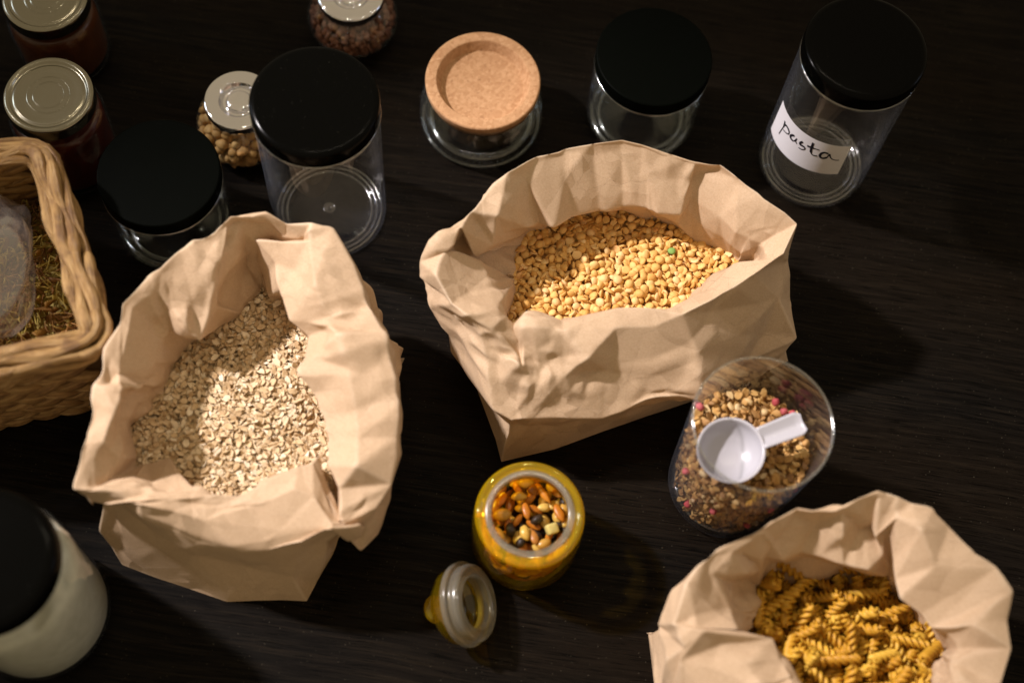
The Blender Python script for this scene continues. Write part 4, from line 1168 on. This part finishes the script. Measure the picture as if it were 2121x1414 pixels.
# ------------------------------------------------------------------ jam jars
def jam_jar(label, x, y, R, h, jam, jam_top):
    t = thing('jam_jar', label, 'jar', (x, y, 0), group='jam jars with tin lids')
    top = h - 1.2
    part('jar_body', t, [(0, .3), (R - 1.2, .3), (R - .8, .03), (R - .4, .03), (R + .1, .7), (R + .1, top - 1.3), (R - .25, top - .5), (R - .35, top + .6)], M['thick'], 80, .5)
    part('jam', t, [(0, .45), (R - .9, .45), (R - .15, .9), (R - .12, top - 1.5), (R - .35, jam_top), (0, jam_top)], jam, 80, .4)
    r = 3.38
    part('lid', t, [(0, h - .16), (2.05, h - .16), (2.55, h - .13), (2.70, h - .20), (2.82, h - .18), (2.95, h - .02), (3.15, h), (3.34, h - .12), (r, h - .35), (r, top), (r - .12, top - .08), (r - .2, top + .1), (r - .25, top + .6), (0, top + .6)], M['tin'], 80, .06)
    for k in range(2):
        part('lid_step', t, [(1.1 + .45 * k, h - .155), (1.14 + .45 * k, h - .12), (1.20 + .45 * k, h - .155)], M['tin'], 64, .02)
    return t
jam_jar('jam jar with brassy tin lid and dark red jam behind the basket', -37.1, 10.9, 3.55, 9.9, M['jam_red'], 7.6)
jam_jar('jam jar with tin lid and orange brown jam at the top corner', -40.3, 20.8, 3.6, 8.1, M['jam_orange'], 6.2)

# ------------------------------------------------------------------ flour jar
t = thing('flour_jar', 'large clear jar of white flour with black lid at the lower corner', 'jar', (-30.8, -25.7, 0))
part('jar_body', t, [(0, .3), (3.6, .3), (4.1, .03), (4.6, .05), (5.02, .8), (5.02, 11.6), (4.75, 13.2), (4.45, 13.9), (4.4, 14.6)], M['thick'], 96, .9)
ph_ = [R_.uniform(0, 6.28) for _ in range(6)]
def flour_wob(r, z, a):
    if z > 9.5:
        z += .45 * math.sin(2 * a + ph_[0]) * r / 5 + .22 * math.sin(5 * a + r * 1.3 + ph_[1]) * r / 5 + .16 * math.sin(9 * a + r * 2.2 + ph_[2]) * r / 5 + .25 * math.sin(r * 1.9 + ph_[3] + a)
    return r, z
part('flour', t, [(0, .55), (4.2, .55), (4.78, 1.1), (4.80, 4), (4.80, 7.5), (4.80, 10.4)] + [(4.78 - .3 * k, 10.9 + .05 * k) for k in range(1, 15)] + [(0, 11.5)], M['flour'], 96, 0, flour_wob)
part('lid', t, [(0, 15.6), (4.2, 15.6), (4.62, 15.35), (4.68, 14.9), (4.68, 14.0), (4.5, 14.0), (4.5, 14.3), (0, 14.3)], M['gloss_black'], 96, .25)

# ------------------------------------------------------------------ muesli beaker with scoop
MX, MY = 17.44, -9.41
t = thing('storage_beaker', 'open clear plastic beaker of muesli standing beside the pea bag', 'jar', (MX, MY, 0))
part('jar_body', t, [(0, .35), (3.3, .3), (3.85, .03), (4.15, .03), (4.42, .6), (4.83, 13.7), (4.80, 13.87)], M['plastic'], 96, .3)
part('inner_wall', t, [(0, .6), (3.4, .55), (3.9, .6), (4.16, .95), (4.66, 13.75), (4.70, 13.87)], M['plastic'], 96, .2)
part('rim', t, [(4.75 + .10 * math.cos(a), 13.86 + .09 * math.sin(a)) for a in np.linspace(0, 2 * math.pi, 9)], M['ringglass'], 96, 0)
part('base_ring', t, [(3.8 + .14 * math.cos(a), .3 + .14 * math.sin(a)) for a in np.linspace(0, 2 * math.pi, 9)], M['ringglass'], 64, 0)
mms = [oat_mesh(k, R_.uniform(.95, 1.25), 'muesli', 'muesli_flake') for k in range(8)]
def lump_mesh(k, mat, name, a, b, c):
    p = [R_.uniform(0, 6.28) for _ in range(4)]
    def fn(th, ph):
        q = 1 + .16 * math.sin(2 * th + p[0]) * math.sin(ph) + .12 * math.sin(3 * ph + p[1]) + .08 * math.sin(5 * th + p[2]) * math.sin(ph)
        return (a * q * math.sin(ph) * math.cos(th), b * q * math.sin(ph) * math.sin(th), c * q * math.cos(ph))
    V, F = blob(10, 7, fn)
    return new_mesh(name, V, F, M[mat])
mms += [lump_mesh(k, 'muesli', 'muesli_flake', .36, .27, .2) for k in range(3)]
rr = random.Random(77)
specs = []
disc = [(MX + 4.25 * math.cos(a), MY + 4.25 * math.sin(a)) for a in np.linspace(0, 6.2, 24)]
zm = bumpy(8.7, .16, .9, .3)
for d, dz in [(.52, .22), (.42, .02), (.42, -.2)]:
    for x, y in darts(disc, d, rg):
        specs.append((rr.choice(mms), (x, y, zm(x, y) + dz + rr.gauss(0, .08)), (rr.gauss(0, .5), rr.gauss(0, .5), rr.uniform(0, 6.28)), rr.uniform(.7, 1.05)))
for r, z, a in shell_points(760, lambda q: (3.95 + .33 * q, .8 + 7.9 * q), 5):
    r -= rr.uniform(0, .12)
    specs.append((rr.choice(mms), (MX + r * math.cos(a), MY + r * math.sin(a), z), (rr.gauss(0, .35), math.pi / 2 + rr.gauss(0, .3), a), rr.uniform(.7, 1.05)))
core = lathe([(0, .7), (3.75, .8), (3.95, 4), (4.1, 8.2), (0, 8.35)], 32)
core = ([(v[0] + MX, v[1] + MY, v[2]) for v in core[0]], core[1])
place_many(specs, 'muesli_flake', 'toasted muesli flake inside the open plastic beaker', 'muesli flake', 'toasted muesli flakes in the beaker', 300,
           'muesli_fill', 'toasted muesli filling the open plastic beaker', None, core)
bms = [lump_mesh(k, 'berry', 'dried_berry', .34, .28, .24) for k in range(3)]
for px, py, pz in [(13.81, -7.01, 9.2), (19.16, -5.93, 9.3), (19.78, -6.58, 9.3), (20.33, -6.69, 9.3)]:
    tag(link('dried_berry', rr.choice(bms), None, (px, py, pz), (rr.uniform(0, 6), rr.uniform(0, 6), 0), 1.0), 'pink dried berry lying on top of the muesli', 'dried berry', 'pink dried berries on the muesli')
for k, (a, z) in enumerate([(-2.75, 6.6), (-1.95, 5.4), (-1.0, 6.4), (-1.25, 3.2), (-.5, 7.2), (-2.4, 2.6)]):
    r = 4.0 + .3 * z / 8
    tag(link('dried_berry', rr.choice(bms), None, (MX + r * math.cos(a), MY + r * math.sin(a), z), (rr.uniform(0, 6), rr.uniform(0, 6), 0), 1.0), 'pink dried berry pressed against the side of the beaker', 'dried berry', 'pink dried berries against the beaker wall')

# the scoop: a round bowl with a channelled handle
sc = Vector((15.85, -10.67, 11.2))
he = Vector((20.63, -8.15, 11.75))
dirx = (he - sc); Lh = dirx.length; dirx.normalize()
side = Vector((0, 0, 1)).cross(dirx).normalized()
upv = dirx.cross(side)
rot = Matrix((dirx, side, upv)).transposed().to_euler()
t = thing('measuring_scoop', 'white plastic measuring scoop resting on the muesli', 'scoop', sc, rot)
part('bowl', t, [(0, -1.8), (.9, -1.73), (1.65, -1.35), (2.1, -.7), (2.25, -.05), (2.36, -.02), (2.36, .04), (2.16, .04), (2.02, -.65), (1.58, -1.22), (.85, -1.59), (0, -1.66)], M['white'], 64, .25)
V, F = [], []
NX, NY = 16, 9
xs = np.linspace(2.2, Lh, NX)
for x in xs:
    s_ = (x - 2.2) / (Lh - 2.2)
    w = .78 + .10 * s_
    if s_ > .86:
        w *= 1 - .35 * ((s_ - .86) / .14) ** 2
    for j in range(NY):
        q = -1 + 2 * j / (NY - 1)
        z = .0 + .18 * (abs(q) ** 3) - .0 - .16 * math.exp(-(q / .38) ** 2) * (1 if s_ < .93 else .3)
        V.append((x, q * w, z))
n0 = len(V)
V += [(x, y, z - .12) for x, y, z in V]
for i in range(NX - 1):
    for j in range(NY - 1):
        a, b, c, d = i * NY + j, (i + 1) * NY + j, (i + 1) * NY + j + 1, i * NY + j + 1
        F.append((a, b, c, d)); F.append((a + n0, d + n0, c + n0, b + n0))
for i in range(NX - 1):
    for j in (0, NY - 1):
        a, b = i * NY + j, (i + 1) * NY + j
        F.append((a, a + n0, b + n0, b) if j == 0 else (a, b, b + n0, a + n0))
for j in range(NY - 1):
    for i in (0, NX - 1):
        a, b = i * NY + j, i * NY + j + 1
        F.append((a, b, b + n0, a + n0))
link('handle', new_mesh('handle', V, F, M['white']), t)

# ------------------------------------------------------------------ amber jar of nuts, its lid beside it
AX, AY = 2.8, -15.83
t = thing('amber_jar', 'open amber glass jar filled with mixed nuts', 'jar', (AX, AY, 0))
part('jar_body', t, [(0, .5), (2.9, .4), (3.3, .05), (3.6, .05), (3.95, .7), (3.98, 5.4), (3.82, 6.3), (3.72, 6.7)], M['amber'], 96, .5)
part('inner_wall', t, [(0, .9), (2.9, .8), (3.4, 1.2), (3.45, 5.4), (3.0, 6.1), (2.68, 6.5), (2.64, 7.35)], M['amber'], 96, .4)
part('rim', t, [(2.9, 6.55), (3.72, 6.55), (3.86, 6.8), (3.86, 7.1), (3.66, 7.35), (3.45, 7.35), (3.35, 7.25), (2.9, 7.25), (2.9, 6.55)], M['amber_solid'], 96, .14)
part('sealing_ring', t, [(2.66, 6.9), (2.66, 7.36), (2.74, 7.44), (3.05, 7.42), (3.15, 7.34), (3.15, 7.27), (2.84, 7.27), (2.84, 6.9), (2.66, 6.9)], M['silicone'], 96, .06)
peanut = []
for k in range(4):
    a_, b_, c_ = R_.uniform(.62, .78), R_.uniform(.36, .44), R_.uniform(.30, .38)
    bend = R_.uniform(-.25, .25)
    def fn(th, ph, a_=a_, b_=b_, c_=c_, bend=bend):
        x = a_ * math.cos(ph)
        w = math.sin(ph) * (1 - .12 * math.cos(ph * 2))
        return (x, b_ * w * math.cos(th) + bend * x * x, c_ * w * math.sin(th))
    V, F = blob(10, 8, fn)
    peanut.append(new_mesh('peanut', V, F, M['nut']))
almond = []
for k in range(2):
    def fn(th, ph):
        x = .85 * math.cos(ph)
        w = math.sin(ph) * (1 - .25 * math.cos(ph))
        return (x, .48 * w * math.cos(th), .26 * w * math.sin(th))
    V, F = blob(10, 8, fn)
    almond.append(new_mesh('almond', V, F, M['almond']))
raisin = [lump_mesh(k, 'raisin', 'raisin', .52, .42, .36) for k in range(3)]
mango = [lump_mesh(k, 'mango', 'dried_mango', .95, .34, .22) for k in range(3)]
def cube_mesh():
    def sg(v, e):
        return math.copysign(abs(v) ** e, v)
    V, F = blob(16, 8, lambda th, ph: (.46 * sg(math.sin(ph), .35) * sg(math.cos(th), .35), .42 * sg(math.sin(ph), .35) * sg(math.sin(th), .35), .38 * sg(math.cos(ph), .35)))
    return new_mesh('candied_fruit', V, F, M['fruit'])
cubes = [cube_mesh()]
KINDS = [(peanut, 'peanut', 'roasted peanut in the amber jar of mixed nuts', 'peanut', 'roasted peanuts in the amber jar'),
         (mango, 'dried_mango', 'orange strip of dried fruit in the amber jar', 'dried fruit', 'orange dried fruit strips in the amber jar'),
         (raisin, 'raisin', 'wrinkled black raisin in the amber jar of mixed nuts', 'raisin', 'black raisins in the amber jar'),
         (almond, 'almond', 'brown skinned almond in the amber jar of mixed nuts', 'almond', 'brown almonds in the amber jar'),
         (cubes, 'candied_fruit', 'pale cube of candied fruit in the amber jar', 'candied fruit', None)]
rr = random.Random(31)
def put(k, p, e=None, s=1.0, lab=None):
    ms, nm, lb, ct, gr = KINDS[k]
    tag(link(nm, rr.choice(ms), None, p, e or (rr.uniform(-.7, .7), rr.uniform(-.6, .6), rr.uniform(0, 6.28)), s * rr.uniform(.72, .92)), lab or lb, ct, gr)
put(4, (4.52, -16.25, 5.6), (.2, .25, .5), 1.15)
put(2, (3.42, -15.72, 5.7), (0, .2, .6), 1.25)
put(2, (1.58, -16.69, 5.5), None, 1.1)
put(2, (2.44, -17.54, 5.4), None, 1.1)
put(0, (2.65, -16.84, 5.8), (.2, .1, 1.9), 1.1)
put(0, (0.91, -15.71, 5.6), (.4, .2, .3), 1.1)
put(0, (1.93, -14.18, 5.6), (.2, .0, .2), 1.05)
put(0, (0.84, -17.08, 5.5), (.2, .1, 2.3), 1.1)
put(0, (4.1, -17.37, 5.5), (.1, .1, .6), 1.0)
put(0, (2.33, -13.11, 5.5), (.3, .1, .1), 1.0)
put(1, (2.57, -15.23, 5.7), (.2, .1, 2.0), 1.15)
put(1, (0.77, -14.59, 5.5), (.2, .1, 1.2), 1.0)
put(1, (3.61, -13.69, 5.6), (.2, .1, 2.2), 1.1)
put(1, (4.91, -15, 5.5), (.2, .1, 2.2), 1.1)
put(3, (3.36, -17.04, 5.7), (.2, .1, 1.9), .85)
put(3, (3.08, -13.52, 5.4), None, .9)
disc = [(AX + 2.9 * math.cos(a), AY + 2.9 * math.sin(a)) for a in np.linspace(0, 6.2, 24)]
for d, z in [(.72, 5.0), (.8, 4.4)]:
    for x, y in darts(disc, d, rg):
        put(rr.choice([0, 0, 1, 1, 2, 3]), (x, y, z + rr.uniform(-.15, .15)))
for r, z, a in shell_points(150, lambda q: (3.05, 1.2 + 4.0 * q), 9):
    put(rr.choice([0, 0, 0, 1, 1, 2, 3]), (AX + r * math.cos(a), AY + r * math.sin(a), z), (rr.uniform(-.4, .4), rr.uniform(-.7, .7), a + math.pi / 2), rr.uniform(.85, 1.05))

lc = Vector((-0.78, -21.65, 2.55))
ax = Vector((.80, .12, .55)).normalized()
xx = Vector((0, 0, 1)).cross(ax).normalized()
yy = ax.cross(xx)
rot = Matrix((xx, yy, ax)).transposed().to_euler()
t = thing('jar_lid', 'amber glass stopper lid with milky seal lying on its side', 'lid', lc - ax * 3.3, rot)
part('glass_dome', t, [(0, 1.1), (.75, 1.1), (1.2, 1.35), (2.3, 1.75), (2.75, 2.3), (2.82, 3.1), (2.45, 3.12), (2.4, 2.5), (2.0, 2.05), (1.0, 1.75), (0, 1.7)], M['amber'], 64, .2)
V, F = blob(24, 14, lambda th, ph: (1.02 * math.sin(ph) * math.cos(th), 1.02 * math.sin(ph) * math.sin(th), .55 + .62 * math.cos(ph)))
link('knob', new_mesh('knob', V, F, M['amber_solid']), t)
part('seal', t, [(2.3, 2.95), (2.98, 2.98), (3.05, 3.1), (3.05, 3.4), (2.95, 3.48), (2.72, 3.52), (2.70, 3.75), (2.78, 3.85), (2.74, 4.1), (2.55, 4.25), (2.0, 4.25), (1.85, 4.15), (1.85, 3.7), (1.95, 3.6), (1.95, 3.0), (2.3, 2.95)], M['silicone'], 80, .08)

# ------------------------------------------------------------------ woven basket
FR, BR = Vector((-27.9, -9.3, 12.6)), Vector((-35.5, 4.9, 12.6))
FL = FR + Vector((-15.8, -6.0, 0)); BL = BR + (FL - FR)
t = thing('woven_basket', 'square woven straw basket holding a plastic bag of pasta', 'basket', ((FR.x + BL.x) / 2, (FR.y + BL.y) / 2, 0))
O = Vector(t.location) / S
def strand_mesh(k, L, r):
    NL, NS = 12, 7
    V, F = [], []
    p = R_.uniform(0, 6.28)
    for i in range(NL):
        q = i / (NL - 1)
        rad = r * (math.sin(math.pi * min(max(q, .04), .96)) ** .55)
        for j in range(NS):
            a = 2 * math.pi * j / NS
            w = 1 + .12 * math.sin(3 * a + q * 5 + p)
            V.append(((q - .5) * L, rad * w * math.cos(a) * .75 + .25 * math.sin(math.pi * q) * 0.6 - .1, rad * w * math.sin(a)))
    for i in range(NL - 1):
        for j in range(NS):
            j2 = (j + 1) % NS
            F.append((i * NS + j, i * NS + j2, (i + 1) * NS + j2, (i + 1) * NS + j))
    F.append(tuple(range(NS))); F.append(tuple((NL - 1) * NS + j for j in range(NS))[::-1])
    return new_mesh('strand', V, F, M['straw'], True, [(i // NS / (NL - 1) * L + k * 5, abs(i % NS - NS / 2) / (NS / 2)) for i in range(len(V))])
sms = [strand_mesh(k, 3.3, .62) for k in range(5)]
hid_V, hid_F = [], []
def wall(A, B, nrm, parts):
    d = (B - A); L = d.length; d.normalize()
    rows = 11
    for row in range(rows):
        z = .6 + row * 1.08
        off = 1.1 if row % 2 else 0
        k = 0
        x = off - .4
        x += 2.2
        while x < L - 1.7:
            bulge = .35 * math.sin(math.pi * (z / 12.6))
            p = A + d * x + nrm * (bulge - .55 + R_.uniform(-.08, .08))
            p.z = z + R_.uniform(-.08, .08)
            tl = .30 if row % 2 else -.30
            zax = Vector((0, 0, 1))
            m3 = Matrix((d, nrm, d.cross(nrm))).transposed() @ Matrix.Rotation(tl + R_.uniform(-.1, .1), 3, 'Y')
            e = m3.to_euler()
            me = R_.choice(sms)
            s = R_.uniform(.9, 1.12)
            if parts(x / L):
                link('strand', me, t, p - O, e, s)
            else:
                v, f = mesh_arrays(me)
                b = len(hid_V)
                hid_V.extend(((v * s) @ np.array(m3).T + np.array(p - O)).tolist())
                hid_F.extend([tuple(i + b for i in q) for q in f])
            x += 2.15
nf = Vector(((FR - FL).y, -(FR - FL).x, 0)).normalized()
nr = Vector(((BR - FR).y, -(BR - FR).x, 0)).normalized()
wall(FL, FR, nf, lambda s: s > .28)
wall(FR, BR, nr, lambda s: True)
wall(BR, BL, -nf, lambda s: s < .5)
wall(BL, FL, -nr, lambda s: False)
hw = link('woven_wall', new_mesh('woven_wall', hid_V, hid_F, M['straw']), t)
hw['kind'] = 'stuff'
# added dark sheet blocking light; shade of the strand gaps is its colour
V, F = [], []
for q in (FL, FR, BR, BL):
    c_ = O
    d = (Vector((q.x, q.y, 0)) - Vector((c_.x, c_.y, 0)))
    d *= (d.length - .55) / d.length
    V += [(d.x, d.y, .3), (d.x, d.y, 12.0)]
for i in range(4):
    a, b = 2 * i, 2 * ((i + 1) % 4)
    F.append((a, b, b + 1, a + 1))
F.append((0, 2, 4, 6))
link('inner_wall', new_mesh('inner_wall', V, F, mat_plain('straw painted as shade', (0.07, 0.034, 0.012), 0.8, 0.2), False), t)
# plaited rim: overlapping lengths laid along each edge
def rim_path():
    pts = []
    C_ = [FL, FR, BR, BL]
    for k in range(4):
        a, q, b = C_[k - 1], C_[k], C_[(k + 1) % 4]
        p0, p1 = q + (a - q).normalized() * 1.5, q + (b - q).normalized() * 1.5
        for i in range(6):
            w = i / 5
            pts.append(p0 * (1 - w) ** 2 + q * (2 * w * (1 - w)) + p1 * w * w)
    pts.append(pts[0])
    cum = [0.0]
    for a, b in zip(pts, pts[1:]):
        cum.append(cum[-1] + (b - a).length)
    return np.array(pts), np.array(cum)
RP, RC = rim_path()
def on_rim(s):
    s %= RC[-1]
    return Vector([float(np.interp(s, RC, RP[:, k])) for k in range(3)])
for lane, (off, dz, rad) in enumerate(((-.75, -.2, .46), (-.28, .22, .52), (.30, .22, .50), (.78, -.15, .47), (.84, -.85, .42))):
    s0 = lane * 2.3
    while s0 < RC[-1] + lane * 2.3 - 2:
        Ls = R_.uniform(8, 11)
        path, rr_ = [], []
        ph0 = R_.uniform(0, 6.28)
        for i in range(17):
            w = i / 16
            s = s0 + w * Ls
            p = on_rim(s)
            d = (on_rim(s + .3) - on_rim(s - .3)).normalized()
            n_ = Vector((d.y, -d.x, 0))
            path.append(p + n_ * (off + .13 * math.sin(s * 1.1 + lane * 2.2)) + Vector((0, 0, dz + .12 * math.sin(s * .9 + lane * 2 + 1.5))) - O)
            rr_.append(rad * (.82 + .18 * math.sin(3.1 * w * 3.14 + ph0)) * min(1, .35 + 7 * w, .35 + 7 * (1 - w)))
        V, F = tube(path, rr_, 8)
        link('rim_strand', new_mesh('rim_strand', V, F, M['straw'], True, [(i // 8 / 16 * Ls + lane * 7, abs(i % 8 - 4) / 4) for i in range(len(V))]), t)
        s0 += Ls - 2.2

# what lies in the basket: coloured pasta twists under a clear plastic bag
def curl_mesh(k):
    pts = []
    if k < 4:                                            # fine tangled loops
        p = [R_.uniform(0, 6.28) for _ in range(6)]
        for i in range(34):
            q = i / 33 * 2 * math.pi
            pts.append((.75 * math.sin(2 * q + p[0]) + .3 * math.sin(5 * q + p[1]), .75 * math.sin(3 * q + p[2]) + .3 * math.cos(4 * q + p[3]), .35 * math.sin(2 * q + p[4]) + .25 * math.sin(5 * q + p[5])))
        V, F = tube(pts, .05, 4, True)
    else:                                                # flat twisted ribbons
        V, F = [], []
        tw = R_.uniform(.6, 2.2)
        for i in range(13):
            q = i / 12 - .5
            w = .24 - .5 * (.25 - q * q) * (k % 2)
            for sg in (-1, 1):
                for tz in (-.05, .05):
                    a = q * tw
                    V.append((q * 1.4, sg * w * math.cos(a) - tz * math.sin(a), sg * w * math.sin(a) + tz * math.cos(a)))
        for i in range(12):
            a, b = 4 * i, 4 * i + 4
            for u_, v_ in ((0, 1), (1, 3), (3, 2), (2, 0)):
                F.append((a + u_, a + v_, b + v_, b + u_))
        F += [(0, 2, 3, 1), (48, 49, 51, 50)]
    return new_mesh('pasta_curl', V, F, M['curly'])
kms = [curl_mesh(k) for k in range(8)]
inner = [O + (q - O) * .86 for q in (FL, FR, BR, BL)]
poly = np.array([(q.x, q.y) for q in inner])
specs = []
for d, z in [(.9, 6.6), (.85, 6.2), (.9, 5.6)]:
    for x, y in darts(poly, d, rg):
        specs.append((R_.choice(kms[:4]) if R_.random() < .4 else R_.choice(kms[4:]), (x, y, z + R_.gauss(0, .2)), (R_.uniform(0, 6), R_.uniform(0, 6), R_.uniform(0, 6)), R_.uniform(.8, 1.2)))
specs.sort(key=lambda s: -s[1][2] - .3 * s[1][0])
hv = [(q.x, q.y, 5.4) for q in inner]
place_many(specs, 'pasta_curl', 'small coloured pasta curl in the woven basket', 'pasta', 'coloured pasta curls in the basket', 300,
           'pasta_curl_heap', 'coloured pasta curls lying deeper in the woven basket', None, (hv, [(0, 1, 2, 3)]))

def film_bag():
    rng = random.Random(3)
    cx, cy = -38.9, -4.2
    nu_, nv_ = 90, 50
    us = np.linspace(0, 30, nu_, endpoint=False); vs = np.linspace(0, 14, nv_)
    D = .85 * facet_noise(us, vs, 30, 14, 4.2, rng) + .22 * facet_noise(us, vs, 30, 14, 1.8, rng)
    X = np.zeros((nu_, nv_, 3))
    for i in range(nu_):
        a = 2 * math.pi * i / nu_
        for j in range(nv_):
            q = j / (nv_ - 1)
            r = (4.1 + .5 * math.sin(q * 3.0)) * (1 - .62 * max(0, q - .62) / .38) + D[i, j]
            X[i, j] = (cx + r * math.cos(a) * .85, cy + r * math.sin(a) * 1.3, 7.2 + 5.4 * q + .2 * math.sin(3 * a) * q)
    idx = np.arange(nu_ * nv_).reshape(nu_, nv_)
    a = idx[:, :-1]; b = np.roll(idx, -1, 0)[:, :-1]; c = np.roll(idx, -1, 0)[:, 1:]; d = idx[:, 1:]
    o = link('plastic_bag', new_mesh('plastic_bag', X.reshape(-1, 3), np.stack([a, b, c, d], -1).reshape(-1, 4), M['film']))
    tag(o, 'crumpled clear plastic bag standing in the woven basket', 'plastic bag')
film_bag()
